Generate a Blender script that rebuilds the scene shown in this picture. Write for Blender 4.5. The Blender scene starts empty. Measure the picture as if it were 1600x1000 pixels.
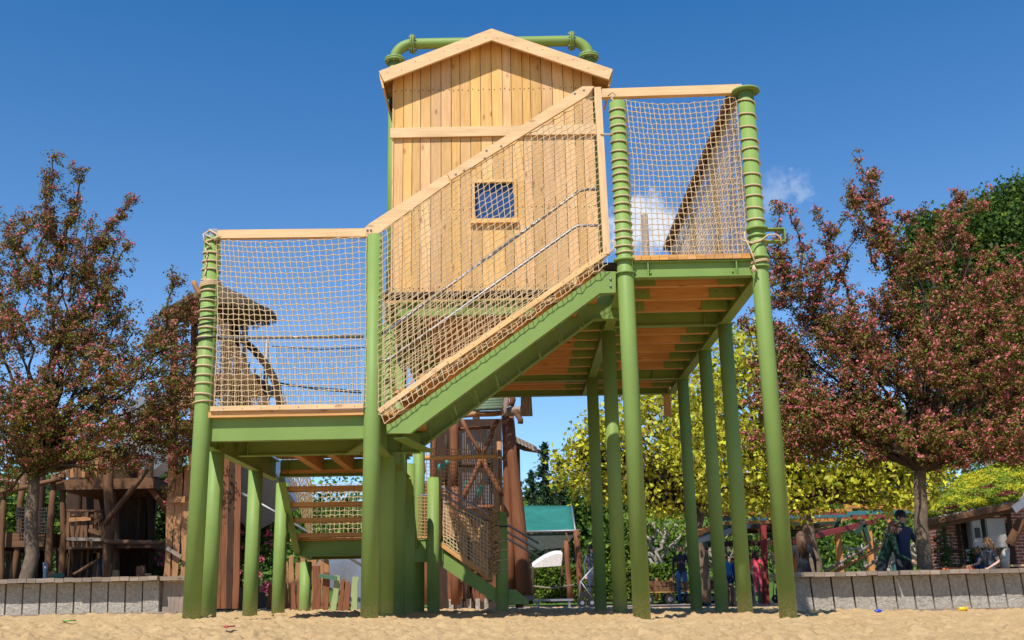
import bpy, bmesh, math, random
import numpy as np
from mathutils import Vector, Matrix, Euler
R = math.radians
scene = bpy.context.scene
col = scene.collection
random.seed(7)
# ------------------------------------------------------------------ camera
F = 1646.0; PITCH = 14.7; ROLL = 1.1; CAMZ = 0.25
cam_d = bpy.data.cameras.new('camera'); cam = bpy.data.objects.new('camera', cam_d); col.objects.link(cam)
cam_d.sensor_width = 36.0; cam_d.lens = F / 1600 * 36
cam_d.clip_start = 0.05; cam_d.clip_end = 2000
CAMROT = Matrix.Rotation(R(90 + PITCH), 3, 'X') @ Matrix.Rotation(R(-ROLL), 3, 'Z')
cam.matrix_world = Matrix.Translation((0, 0, CAMZ)) @ CAMROT.to_4x4()
cam_d.dof.use_dof = True; cam_d.dof.focus_distance = 12.2; cam_d.dof.aperture_fstop = 5.6
scene.camera = cam
# ------------------------------------------------------------------ light and sky
scene.view_settings.view_transform = 'Standard'; scene.view_settings.look = 'None'
scene.view_settings.gamma = 1.0; scene.view_settings.exposure = 0.30
SUN_EL, SUN_AZ = 54.0, 22.0        # azimuth: degrees to the left, seen from behind the camera
sd = bpy.data.lights.new('sun', 'SUN'); sd.energy = 5.0; sd.angle = R(0.53); sd.color = (1.0, .955, .88)
so = bpy.data.objects.new('sun', sd); col.objects.link(so)
sdir = Vector((-math.sin(R(SUN_AZ)) * math.cos(R(SUN_EL)), -math.cos(R(SUN_AZ)) * math.cos(R(SUN_EL)), math.sin(R(SUN_EL))))
so.rotation_euler = sdir.to_track_quat('Z', 'Y').to_euler(); so.location = (-6, -8, 14)
w = bpy.data.worlds.new('World'); scene.world = w; w.use_nodes = True
nt = w.node_tree; nt.nodes.clear()
def N(t, **k):
    n = nt.nodes.new(t)
    for a, b in k.items(): setattr(n, a, b)
    return n
sky = N('ShaderNodeTexSky'); sky.sky_type = 'NISHITA'; sky.sun_disc = False
sky.sun_elevation = R(SUN_EL); sky.sun_rotation = R(180 + SUN_AZ); sky.altitude = 900
sky.air_density = 0.85; sky.dust_density = 0.3; sky.ozone_density = 4.0
tint = N('ShaderNodeMix', data_type='RGBA', blend_type='MULTIPLY'); tint.inputs[0].default_value = 1
tint.inputs[7].default_value = (.81, 1.19, 1.36, 1)
nt.links.new(sky.outputs[0], tint.inputs[6])
hs = N('ShaderNodeHueSaturation'); hs.inputs['Saturation'].default_value = 1.0; nt.links.new(tint.outputs[2], hs.inputs['Color'])
tcs = N('ShaderNodeTexCoord'); sps = N('ShaderNodeSeparateXYZ'); nt.links.new(tcs.outputs['Generated'], sps.inputs[0]); mrs = N('ShaderNodeMapRange')
for i_, v_ in enumerate((.03, .55, .84, 1.12)): mrs.inputs[i_ + 1].default_value = v_
nt.links.new(sps.outputs['Z'], mrs.inputs[0]); nt.links.new(mrs.outputs[0], hs.inputs['Saturation'])      # purer blue towards the zenith
last = hs.outputs[0]
def ray(px, py):
    return (CAMROT @ Vector((px - 800, 500 - py, -F))).normalized()
tc = N('ShaderNodeTexCoord')
noi = N('ShaderNodeTexNoise'); noi.inputs['Scale'].default_value = 60; noi.inputs['Detail'].default_value = 8; noi.inputs['Roughness'].default_value = .6
nt.links.new(tc.outputs['Generated'], noi.inputs['Vector'])
# real clouds low in the sky: (pixel x, y, angular radius, flattening, density)
for cx, cy, rad, dens in ((1000, 330, .024, 1.3), (1030, 352, .027, 1.3), (985, 365, .03, 1.2), (1075, 372, .02, .8), (1205, 300, .022, .17), (1249, 290, .017, .26), (1190, 315, .02, .12), (1230, 296, .02, .1)):
    d = ray(cx, cy)
    dist = N('ShaderNodeVectorMath', operation='DISTANCE'); dist.inputs[1].default_value = d
    nt.links.new(tc.outputs['Generated'], dist.inputs[0])
    ad = N('ShaderNodeMath', operation='MULTIPLY_ADD'); ad.inputs[1].default_value = -.05 ; ad.inputs[2].default_value = .025
    nt.links.new(noi.outputs['Fac'], ad.inputs[0])
    sm = N('ShaderNodeMath', operation='ADD'); nt.links.new(dist.outputs['Value'], sm.inputs[0]); nt.links.new(ad.outputs[0], sm.inputs[1])
    mr = N('ShaderNodeMapRange', interpolation_type='SMOOTHSTEP'); mr.inputs[1].default_value = rad; mr.inputs[2].default_value = rad * .25
    mr.inputs[3].default_value = 0; mr.inputs[4].default_value = min(1, dens * .85)
    nt.links.new(sm.outputs[0], mr.inputs[0])
    mx = N('ShaderNodeMix', data_type='RGBA'); mx.inputs[7].default_value = (6.2, 6.6, 7.4, 1)
    nt.links.new(mr.outputs[0], mx.inputs[0]); nt.links.new(last, mx.inputs[6]); last = mx.outputs[2]
bg = N('ShaderNodeBackground'); bg.inputs[1].default_value = 0.109
wo = N('ShaderNodeOutputWorld'); nt.links.new(last, bg.inputs[0]); nt.links.new(bg.outputs[0], wo.inputs[0])
# ------------------------------------------------------------------ helpers
def at(px, py, Y):
    d = CAMROT @ Vector((px - 800, 500 - py, -F)); t = Y / d.y
    return Vector((d.x * t, Y, CAMZ + d.z * t))
def tag(o, label=None, cat=None, group=None, kind=None):
    if label: o['label'] = label
    if cat: o['category'] = cat
    if group: o['group'] = group
    if kind: o['kind'] = kind
    return o
def thing(name, label, cat, loc=(0, 0, 0), rz=0, group=None):
    o = bpy.data.objects.new(name, None); col.objects.link(o); o.empty_display_size = .2
    o.location = loc; o.rotation_euler = (0, 0, rz)
    return tag(o, label, cat, group)
def copy_tree(o, parent=None):
    c = o.copy(); col.objects.link(c); c.parent = parent
    for ch in [x for x in bpy.data.objects if x.parent == o]: copy_tree(ch, c)
    return c
def kids(o): return list(o.children)
class MB:
    def __init__(s): s.v = []; s.f = []; s.uv = []; s.m = []; s.sm = []; s.mat = 0
    def face(s, idx, uvs, smooth=False):
        s.f.append(idx); s.uv.extend(uvs); s.m.append(s.mat); s.sm.append(smooth)
    def hexa(s, c):      # c: 8 corners, bottom ring 0-3 ccw, top ring 4-7
        b = len(s.v); s.v.extend([tuple(p) for p in c])
        ou, ov = random.random() * 50, random.random() * 50
        c = [Vector(p) for p in c]
        E = [(c[1] - c[0]).length, (c[3] - c[0]).length, (c[4] - c[0]).length]
        ax = E.index(max(E))
        for q in ((0, 3, 2, 1), (4, 5, 6, 7), (0, 1, 5, 4), (1, 2, 6, 5), (2, 3, 7, 6), (3, 0, 4, 7)):
            dirs = [(c[1] - c[0]), (c[3] - c[0]), (c[4] - c[0])]
            ld = dirs[ax].normalized(); p0 = c[q[0]]
            n = (c[q[1]] - p0).cross(c[q[3]] - p0)
            n = n.normalized() if n.length > 0 else Vector((0, 0, 1))
            cd = n.cross(ld)
            if cd.length < .3: cd = dirs[(ax + 1) % 3].normalized(); ld2 = n.cross(cd)
            else: cd.normalize(); ld2 = ld
            k = q[0] * .37
            s.face([b + i for i in q], [((c[i] - p0).dot(ld2) + (p0 - c[0]).dot(ld2) + ou, (c[i] - p0).dot(cd) + ov + k) for i in q])
    def box(s, x0, x1, y0, y1, z0, z1):
        s.hexa([(x0, y0, z0), (x1, y0, z0), (x1, y1, z0), (x0, y1, z0), (x0, y0, z1), (x1, y0, z1), (x1, y1, z1), (x0, y1, z1)])
    def beam(s, p0, p1, w, h, up=(0, 0, 1), w1=None, h1=None):   # w across, h along up; centred on the line
        p0 = Vector(p0); p1 = Vector(p1); d = (p1 - p0).normalized(); up = Vector(up)
        sd_ = d.cross(up)
        if sd_.length < 1e-4: sd_ = d.cross(Vector((0, 1, 0)))
        sd_.normalize(); u = sd_.cross(d).normalized(); w1 = w if w1 is None else w1; h1 = h if h1 is None else h1
        def ring(p, w_, h_): return [p - sd_ * w_ / 2 - u * h_ / 2, p + sd_ * w_ / 2 - u * h_ / 2, p + sd_ * w_ / 2 + u * h_ / 2, p - sd_ * w_ / 2 + u * h_ / 2]
        s.hexa(ring(p0, w, h) + ring(p1, w1, h1))
    def tube(s, pts, r, n=8, cap=True, r_list=None, smooth=True, closed=False):
        pts = [Vector(p) for p in pts]; b = len(s.v); m = len(pts)
        t0 = (pts[1] - pts[0]).normalized(); a = t0.cross(Vector((0, 0, 1)))
        if a.length < .05: a = t0.cross(Vector((0, 1, 0)))
        a.normalize(); L = 0; ou, ov = random.random() * 50, random.random() * 50; Ls = []
        for i, p in enumerate(pts):
            t = (pts[min(i + 1, m - 1)] - pts[max(i - 1, 0)]).normalized()
            a = (a - t * a.dot(t)); a = a.normalized() if a.length > 1e-6 else t.orthogonal().normalized()
            c = t.cross(a); rr = r_list[i] if r_list else r
            for k in range(n):
                an = 2 * math.pi * k / n
                s.v.append(tuple(p + a * math.cos(an) * rr + c * math.sin(an) * rr))
            if i: L += (p - pts[i - 1]).length
            Ls.append(L)
        R0 = r_list[0] if r_list else r
        for i in range(m - 1):
            for k in range(n):
                k2 = (k + 1) % n
                v0, v1 = ov + k / n * 6.28 * R0, ov + (k + 1) / n * 6.28 * R0
                s.face([b + i * n + k, b + i * n + k2, b + (i + 1) * n + k2, b + (i + 1) * n + k],
                       [(Ls[i] + ou, v0), (Ls[i] + ou, v1), (Ls[i + 1] + ou, v1), (Ls[i + 1] + ou, v0)], smooth)
        if cap:
            for base, rev in ((b, True), (b + (m - 1) * n, False)):
                idx = [base + k for k in range(n)]
                if rev: idx = idx[::-1]
                s.face(idx, [(ov + .02 * math.cos(2 * math.pi * k / n), ou + .02 * math.sin(2 * math.pi * k / n)) for k in range(n)])
    def cyl(s, p0, p1, r, n=20, r1=None): s.tube([p0, p1], r, n, r_list=[r, r if r1 is None else r1])
    def prism(s, poly, y0, y1):     # poly: list of (x,z) counter-clockwise seen from -Y ; extruded along Y
        b = len(s.v); n = len(poly); ou = random.random() * 30
        for y in (y0, y1):
            for p in poly: s.v.append((p[0], y, p[1]))
        s.face([b + i for i in range(n)], [(p[0] + ou, p[1]) for p in poly])
        s.face([b + n + i for i in reversed(range(n))], [(poly[i][0] + ou, poly[i][1]) for i in reversed(range(n))])
        for i in range(n):
            j = (i + 1) % n; L = math.hypot(poly[j][0] - poly[i][0], poly[j][1] - poly[i][1])
            s.face([b + j, b + i, b + n + i, b + n + j], [(L + ou, 0), (ou, 0), (ou, y1 - y0), (L + ou, y1 - y0)])
    def prismx(s, poly, x0, x1):    # poly: list of (y,z)
        b = len(s.v); n = len(poly); ou = random.random() * 30
        for x in (x0, x1):
            for p in poly: s.v.append((x, p[0], p[1]))
        s.face([b + i for i in reversed(range(n))], [(poly[i][0] + ou, poly[i][1]) for i in reversed(range(n))])
        s.face([b + n + i for i in range(n)], [(p[0] + ou, p[1]) for p in poly])
        for i in range(n):
            j = (i + 1) % n; L = math.hypot(poly[j][0] - poly[i][0], poly[j][1] - poly[i][1])
            s.face([b + i, b + j, b + n + j, b + n + i], [(ou, 0), (L + ou, 0), (L + ou, x1 - x0), (ou, x1 - x0)])
    def ibeam(s, p0, p1, h, w, t=.012, up=(0, 0, 1), chan=0):
        """I section (chan=0) or C channel with its web on the side chan=+1/-1 (to the right/left of p0->p1); p's on the top centre line"""
        p0 = Vector(p0); p1 = Vector(p1); d = (p1 - p0).normalized(); sd_ = d.cross(Vector(up)).normalized(); u = sd_.cross(d)
        for o_, hh in ((-t / 2, t), (-h + t / 2, t)): s.beam(p0 + u * o_, p1 + u * o_, w, hh, u)
        off = sd_ * (chan * (w / 2 - t / 2))
        s.beam(p0 - u * (h / 2) + off, p1 - u * (h / 2) + off, t, h - 2 * t, u)
    def ball(s, c, r, n=8, m=6, sc=(1, 1, 1), smooth=True):
        c = Vector(c); b = len(s.v)
        s.v.append((c.x, c.y, c.z + r * sc[2]))
        for i in range(1, m):
            th = math.pi * i / m
            for k in range(n):
                ph = 2 * math.pi * k / n
                s.v.append((c.x + r * sc[0] * math.sin(th) * math.cos(ph), c.y + r * sc[1] * math.sin(th) * math.sin(ph), c.z + r * sc[2] * math.cos(th)))
        s.v.append((c.x, c.y, c.z - r * sc[2])); e = len(s.v) - 1; U = lambda q: [(s.v[i][0] + s.v[i][1], s.v[i][2]) for i in q]
        for k in range(n):
            k2 = (k + 1) % n
            q = [b, b + 1 + k, b + 1 + k2]; s.face(q, U(q), smooth)
            for i in range(m - 2):
                a0 = b + 1 + i * n; q = [a0 + k, a0 + n + k, a0 + n + k2, a0 + k2]; s.face(q, U(q), smooth)
            q = [b + 1 + (m - 2) * n + k, e, b + 1 + (m - 2) * n + k2]; s.face(q, U(q), smooth)
    def build(s, name, mats, parent=None, world=True, **kw):
        me = bpy.data.meshes.new(name)
        V = s.v
        if parent is not None and world:
            root = parent
            off = Vector((0, 0, 0)); rz = 0
            chain = []
            while root is not None: chain.append(root); root = root.parent
            M = Matrix.Identity(4)
            for q in reversed(chain): M = M @ (Matrix.Translation(q.location) @ q.rotation_euler.to_matrix().to_4x4())
            Mi = M.inverted(); V = [tuple(Mi @ Vector(p)) for p in V]
        me.from_pydata(V, [], s.f); 
        uvl = me.uv_layers.new(name='UVMap')
        uvl.data.foreach_set('uv', np.array(s.uv, dtype=np.float32).ravel())
        me.polygons.foreach_set('material_index', s.m); me.polygons.foreach_set('use_smooth', s.sm)
        for m in (mats if isinstance(mats, (list, tuple)) else [mats]): me.materials.append(m)
        me.update()
        o = bpy.data.objects.new(name, me); col.objects.link(o)
        if parent is not None: o.parent = parent
        tag(o, **kw)
        return o
# ------------------------------------------------------------------ materials
class MT:
    def __init__(s, name, rough=.6, spec=.4):
        s.m = bpy.data.materials.new(name); s.m.use_nodes = True; s.t = s.m.node_tree; s.b = s.t.nodes['Principled BSDF']
        s.b.inputs['Roughness'].default_value = rough; s.b.inputs['Specular IOR Level'].default_value = spec
    def n(s, t, **k):
        x = s.t.nodes.new(t)
        for a, b in k.items(): setattr(x, a, b)
        return x
    def l(s, a, b): s.t.links.new(a, b)
    def noise(s, vec, scale, detail=4, rough=.55):
        x = s.n('ShaderNodeTexNoise'); x.inputs['Scale'].default_value = scale; x.inputs['Detail'].default_value = detail; x.inputs['Roughness'].default_value = rough
        if vec is not None: s.l(vec, x.inputs['Vector'])
        return x.outputs['Fac']
    def coord(s, which='Object', scale=None):
        c = s.n('ShaderNodeTexCoord').outputs[which]
        if scale:
            mp = s.n('ShaderNodeMapping'); mp.inputs['Scale'].default_value = scale; s.l(c, mp.inputs[0]); c = mp.outputs[0]
        return c
    def ramp(s, fac, stops):
        r = s.n('ShaderNodeValToRGB'); cr = r.color_ramp
        while len(cr.elements) < len(stops): cr.elements.new(.5)
        for e, (p, c) in zip(cr.elements, stops): e.position = p; e.color = (*c, 1) if len(c) == 3 else c
        s.l(fac, r.inputs[0]); return r.outputs[0]
    def mix(s, fac, a, b, blend='MIX'):
        x = s.n('ShaderNodeMix', data_type='RGBA', blend_type=blend)
        for sock, val in ((0, fac), (6, a), (7, b)):
            if hasattr(val, 'links') or hasattr(val, 'is_linked'): s.l(val, x.inputs[sock])
            elif sock == 0: x.inputs[0].default_value = val
            else: x.inputs[sock].default_value = (*val, 1)
        return x.outputs[2]
    def mr(s, v, a, b, c, d):
        x = s.n('ShaderNodeMapRange'); s.l(v, x.inputs[0])
        for i, q in enumerate((a, b, c, d)): x.inputs[i + 1].default_value = q
        return x.outputs[0]
    def base(s, c):
        if hasattr(c, 'is_linked'): s.l(c, s.b.inputs['Base Color'])
        else: s.b.inputs['Base Color'].default_value = (*c, 1)
        return s
    def bump(s, h, strength=.3, dist=.01):
        x = s.n('ShaderNodeBump'); x.inputs['Strength'].default_value = strength; x.inputs['Distance'].default_value = dist
        s.l(h, x.inputs['Height']); s.l(x.outputs[0], s.b.inputs['Normal']); return s
def hsv_var(t, colr, lo=.8, hi=1.15, sat=.06):
    ri = t.n('ShaderNodeNewGeometry').outputs['Random Per Island']
    h = t.n('ShaderNodeHueSaturation'); t.l(colr, h.inputs['Color'])
    t.l(t.mr(ri, 0, 1, lo, hi), h.inputs['Value'])
    x = t.n('ShaderNodeMath', operation='FRACT'); y = t.n('ShaderNodeMath', operation='MULTIPLY'); y.inputs[1].default_value = 7.31
    t.l(ri, y.inputs[0]); t.l(y.outputs[0], x.inputs[0]); t.l(t.mr(x.outputs[0], 0, 1, 1 - sat * 2, 1 + sat * 2), h.inputs['Saturation'])
    t.l(t.mr(x.outputs[0], 0, 1, (.5 - .1 * sat), (.5 + .07 * sat)), h.inputs['Hue'])
    return h.outputs[0]
def wood(name, light, dark, knot=(.2, .09, .03), rough=.62, lo=.8, hi=1.12, knots=True, spec=.3, sat=.06):
    t = MT(name, rough, spec); uv = t.coord('UV')
    m1 = t.n('ShaderNodeMapping'); m1.inputs['Scale'].default_value = (1.3, 26, 1); t.l(uv, m1.inputs[0])
    g = t.noise(m1.outputs[0], 1.6, 6, .62)
    m2 = t.n('ShaderNodeMapping'); m2.inputs['Scale'].default_value = (1, 3, 1); t.l(uv, m2.inputs[0])
    p = t.noise(m2.outputs[0], 1.7, 3)
    c = t.ramp(g, [(.3, dark), (.62, light)])
    c = t.mix(t.mr(p, .45, .75, 0, .45), c, [k * .72 for k in dark])
    if knots:
        vo = t.n('ShaderNodeTexVoronoi'); m3 = t.n('ShaderNodeMapping'); m3.inputs['Scale'].default_value = (2.6, 7, 1); t.l(uv, m3.inputs[0]); t.l(m3.outputs[0], vo.inputs['Vector'])
        vo.inputs['Scale'].default_value = 1.0
        c = t.mix(t.mr(vo.outputs['Distance'], .05, .17, .8, 0), c, knot)
    c = hsv_var(t, c, lo, hi, sat); t.base(c).bump(g, .25, .003)
    return t.m
LARCH = wood('larch_boards', (.72, .43, .17), (.58, .315, .10), (.26, .11, .035), lo=.78, hi=1.1, sat=.04)
PINE = wood('pine_rail', (.70, .47, .235), (.57, .355, .155), (.34, .17, .06), lo=.93, hi=1.05, sat=.03)
DECKW = wood('deck_timber', (.62, .33, .10), (.44, .205, .055), (.2, .08, .02), lo=.82, hi=1.1, sat=.03)
OAKB = wood('weathered_brown_timber', (.20, .10, .045), (.11, .052, .022), (.05, .025, .012), lo=.5, hi=1.25, spec=.12)  # brown timber, lowered further to put the background's shade into the colour
OAKR = wood('red_brown_timber', (.25, .095, .035), (.14, .05, .018), (.07, .03, .012), lo=.6, hi=1.2, spec=.15)
GOLD = wood('golden_brown_plank', (.40, .19, .06), (.27, .12, .035), (.12, .05, .02), lo=.8, hi=1.15)
GREYW = wood('grey_weathered_wood', (.30, .235, .18), (.19, .14, .10), (.09, .06, .04), lo=.7, hi=1.2)
DARKW = wood('dark_timber', (.07, .04, .024), (.04, .022, .013), (.02, .012, .008), lo=.6, hi=1.2, spec=.1)
def paint(name, c, rough=.42, dust=False, spec=.5, var=.06):
    t = MT(name, rough, spec); oc = t.coord('Object'); n = t.noise(oc, 2.2, 5, .6)
    cc = t.ramp(n, [(.35, [k * (1 - var) for k in c]), (.65, [min(1, k * (1 + var)) for k in c])])
    if dust:   # scuffs and chips
        ms = t.n('ShaderNodeMapping'); ms.inputs['Scale'].default_value = (9, 9, 3.5); t.l(oc, ms.inputs[0]); n5 = t.noise(ms.outputs[0], 3.1, 9, .72)
        cc = t.mix(t.mr(n5, .70, .76, 0, .55), cc, (.42, .44, .30)); cc = t.mix(t.mr(t.noise(oc, .9, 4), .5, .75, 0, .22), cc, [k * .72 for k in c])
    if dust:   # sand stuck to the foot of the posts
        sx = t.n('ShaderNodeSeparateXYZ'); t.l(oc, sx.inputs[0])
        zz = t.mr(sx.outputs['Z'], .0, .28, .6, 0)
        n2 = t.noise(oc, 55, 4, .7)
        mu = t.n('ShaderNodeMath', operation='MULTIPLY'); t.l(zz, mu.inputs[0]); t.l(t.mr(n2, .42, .62, 0, 1.1), mu.inputs[1])
        cc = t.mix(mu.outputs[0], cc, (.62, .46, .28))
    t.base(cc).bump(t.noise(oc, 60, 3), .06, .002); return t.m
GREEN = paint('sage_green_powder_coat', (.180, .268, .066), .52, dust=True, spec=.22)
def simple(name, c, rough=.6, metal=0, spec=.4, nscale=12, var=.15, bump=.1):
    t = MT(name, rough, spec); n = t.noise(t.coord('Object'), nscale, 4)
    t.base(t.ramp(n, [(.3, [k * (1 - var) for k in c]), (.7, [min(1, k * (1 + var)) for k in c])])); t.b.inputs['Metallic'].default_value = metal
    if bump: t.bump(n, bump, .004)
    return t.m
STEEL = simple('brushed_steel', (.26, .26, .27), .5, .6, var=.12, bump=.02)
DSTEEL = simple('dull_steel', (.30, .31, .33), .5, .7)
BLACKP = simple('black_plastic', (.015, .015, .016), .4)
def ropem(name, a, b):
    t = MT(name, .9, .1); wv = t.n('ShaderNodeTexWave'); wv.inputs['Scale'].default_value = 28; wv.inputs['Distortion'].default_value = 1.5
    m = t.n('ShaderNodeMapping'); m.inputs['Rotation'].default_value = (0, 0, .8); t.l(t.coord('UV'), m.inputs[0]); t.l(m.outputs[0], wv.inputs['Vector'])
    t.base(t.ramp(wv.outputs['Fac'], [(.1, a), (.8, b)])); return t.m
ROPE = ropem('beige_net_rope', (.42, .30, .17), (.62, .48, .30))
ROPEB = ropem('brown_net_rope', (.30, .17, .08), (.48, .30, .15))
CAP = simple('rope_black', (.02, .02, .02), .6)
BLUEP = simple('blue_window_panel', (.012, .05, .17), .3, spec=.5, var=.12, nscale=4, bump=0)
# ================================================================== the climbing tower
Y0 = 11.5
XL = at(299, 965, Y0).x; XM = at(577, 965, Y0).x; XA = at(1003, 965, Y0).x; XB = at(1232, 965, Y0).x
PR = .094
ZL = at(450, 641, Y0).z            # landing deck top
ZU = at(1070, 404, Y0).z           # upper deck top
ZP = 1.16                          # low platform top
tower = thing('climbing_tower', 'tall play tower of sage green steel posts with stairs, rope nets and pale hut', 'climbing tower', (0, 13, 0))
def px(p, y, Y): return at(p, y, Y)
def post(x, y, ztop, r=PR, z0=-.25, cap=True, flanges=(), name='post'):
    m = MB(); m.cyl((x, y, z0), (x, y, ztop - .012), r, 32)
    m.cyl((x, y, ztop - .012), (x, y, ztop), r, 32, r1=r - .012)
    o = m.build(name, GREEN, tower)
    for fz, fr, ft in flanges:
        f = MB(); f.cyl((x, y, fz - ft), (x, y, fz), fr, 32); f.build('flange', GREEN, o)
    return o
pL1 = post(XL, Y0, at(330, 372, Y0).z)
pM1 = post(XM, Y0, at(580, 368, Y0).z)
zr = lambda y: at(1180, y, Y0).z
pA = post(XA, Y0, at(957, 160, Y0).z, flanges=((at(965, 406, Y0).z, .128, .03), (at(965, 427, Y0).z, .118, .02)))
pB = post(XB, Y0, zr(143), flanges=((zr(142), .165, .022), (zr(357), .128, .03), (zr(369), .112, .02), (zr(402), .118, .025), (zr(417), .118, .022)))
m = MB()     # bolts on the top flange, bracket box beside it
for k in range(8):
    a = k * math.pi / 4 + .2; m.ball((XB + .137 * math.cos(a), Y0 + .137 * math.sin(a), zr(142) - .03), .011, 6, 4)
m.build('flange_bolts', STEEL, pB)
m = MB(); zb = zr(358); m.box(XB + .1, XB + .31, Y0 - .05, Y0 + .05, zb - .018, zb - .003); m.box(XB + .1, XB + .31, Y0 - .05, Y0 + .05, zb - .165, zb - .15)
m.box(XB + .30, XB + .312, Y0 - .052, Y0 + .052, zb - .15, zb - .018); m.build('bracket', GREEN, pB)
ZUB = ZU - .04; BU = .19                      # underside of boards; beam depth
zsup = ZUB - BU
Yb1, Yb2, Yb3 = 13.75, 15.2, 17.35
XLh = at(603, 965, 13.2).x
post(XL, 12.1, ZL - .05); post(XL, 14.0, ZL - .32); post(XL, 15.65, ZL - .35); post(XL, 17.6, ZP - .3)
post(XM, 12.95, ZU - .35); post(XM, 14.2, ZU - .35); post(XM, 15.55, at(631, 725, 15.55).z); post(XM, 17.2, ZU - .35)
post(XA, 13.9, zsup - .0, flanges=((zsup, .115, .02),)); post(XA, 17.1, zsup)
post(XB, 13.65, zsup, flanges=((zsup, .115, .02),)); post(XB, 15.2, zsup, flanges=((zsup, .115, .02),)); post(XB, 17.35, zsup, flanges=((zsup, .115, .02),))
XS1 = at(678, 950, 16.3).x; XS2 = at(785, 950, 16.3).x
post(XS1, 16.2, at(677, 746, 16.2).z); pS2 = post(XS2, 16.3, at(783, 801, 16.3).z)
m = MB(); m.tube([(XS2 + .097 * math.cos(a / 12 * 6.2832), 16.3 + .097 * math.sin(a / 12 * 6.2832), at(783, 823, 16.3).z) for a in range(13)], .012, 6, cap=False); m.build('cable_tie', BLACKP, pS2)

# ---- steel frame of the landing
ZLB = ZL - .075
def frame(name, *a, **k):
    m = MB(); m.ibeam(*a, **k); return m.build(name, GREEN, tower)
hb = .25
z1 = ZLB; yb2 = 12.75; yb3 = 15.05
m = MB()
m.box(XL + .085, XM + .06, Y0 + .02, Y0 + .032, z1 - hb, z1)                    # smooth face of the front channel
m.box(XL + .085, XM + .06, Y0 + .034, Y0 + .12, z1 - hb, z1 - hb + .012); m.build('front_beam', GREEN, tower)
frame('side_beam', (XL + .02, Y0 + .1, z1 - .03), (XL + .02, yb3, z1 - .03), .27, .11)
frame('side_beam', (XM + .02, Y0 + .1, z1 - .03), (XM + .02, yb3, z1 - .03), .27, .11)
for yy in (yb2, yb3): 
    b_ = frame('cross_beam', (XL + .09, yy, z1 - .02), (XM + (.42 if yy < 13 else .0), yy, z1 - .02), .24, .1)
    for xx in (XL + .2,) + ((XM + .2,) if yy < 13 else ()):
        m = MB(); m.box(xx, xx + .012, yy - .05, yy - .006, z1 - .24, z1 - .035)
        for q in (-.09, -.17): m.ball((xx - .03, yy - .01, z1 + q), .012, 6, 4)
        m.build('stiffener', GREEN, b_)
m = MB(); m.beam((XM - .42, yb2 - .02, z1 - .262), (XM - .0, Y0 + .14, z1 - .262), .14, .02); m.build('gusset_plate', GREEN, tower)
m = MB(); m.beam((XM + .52, yb2 - .05, z1 - .25), (XM + .3, Y0 + .05, z1 - .25), .14, .02); m.build('gusset_plate', GREEN, tower)
for xx in (XL + .62, XL + 1.05):
    m = MB(); m.box(xx, xx + .1, yb2 + .06, yb3 - .06, z1 - .19, z1 - .004); m.build('joist', DECKW, tower)
m = MB(); yy = Y0 + .04
while yy < yb3: m.box(XL + .06, XM + (.5 if yy < 13 else .1), yy, yy + .135, z1 + .004, ZL); yy += .143
m.build('landing_deck', DECKW, tower)
m = MB(); m.box(XL + .10, XM - .09, Y0 - .085, Y0 - .045, at(450, 642, Y0).z, at(450, 634.5, Y0).z); m.mat = 1
for k in range(8):
    xx = XL + .25 + k * .205; m.ball((xx, Y0 - .086, at(450, 638.5, Y0).z), .006, 6, 4)
m.mat = 0; m.build('edge_board', [PINE, DSTEEL], tower)
m = MB(); m.box(XL + .02, XM - .09, Y0 - .055, Y0 + .035, at(450, 651.5, Y0).z, at(450, 642.5, Y0).z); m.build('edge_board', DECKW, tower)

# ---- main flight: stringers, treads
def P2(pts, Y): return [(at(a, b, Y).x, at(a, b, Y).z) for a, b in pts]
yf = Y0 + .0
m = MB()
poly = [(604, 663), (604, 677), (641, 677), (937, 458), (962, 457), (962, 424), (940, 424), (612, 661)]
m.prism(P2(poly, Y0 - .03), Y0 - .03, Y0 - .018); st1 = m.build('stringer', GREEN, tower)
m = MB()
for a, b in (((604, 677), (641, 677)), ((641, 677), (937, 458)), ((937, 458), (962, 457))):
    p, q = at(*a, Y0 - .018), at(*b, Y0 - .018); m.beam(p + Vector((0, .055, .008)), q + Vector((0, .055, .008)), .108, .012)
p, q = at(612, 661, Y0 - .018), at(940, 424, Y0 - .018); m.beam(p + Vector((0, .055, -.008)), q + Vector((0, .055, -.008)), .108, .012)
m.build('stringer_flange', GREEN, st1)
m = MB(); 
for (a, b) in ((954, 436), (954, 447)): m.ball(at(a, b, Y0 - .034), .016, 8, 5)
for k in range(8):
    t_ = k / 8 + .04; m.ball(at(641 + 296 * t_, 677 - 219 * t_ + 1, Y0 - .02) + Vector((0, .04, -.006)), .01, 6, 4)
m.build('bolts', STEEL, st1)
Yr = 12.78
zt = lambda p: (at(*p, Yr).x, at(*p, Yr).z)
rb = [(642, 703), (656, 703), (927, 502), (972, 500)]
rp = [zt(p) for p in rb]; top = [(x, z + .33) for x, z in reversed(rp)]
m = MB(); m.prism(rp + top, Yr, Yr + .012); st2 = m.build('stringer', GREEN, tower)
m = MB()
for i in range(3):
    a, b = rp[i], rp[i + 1]; m.beam((a[0], Yr - .05, a[1] + .006), (b[0], Yr - .05, b[1] + .006), .1, .012)
m.build('stringer_flange', GREEN, st2)
m = MB()
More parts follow.
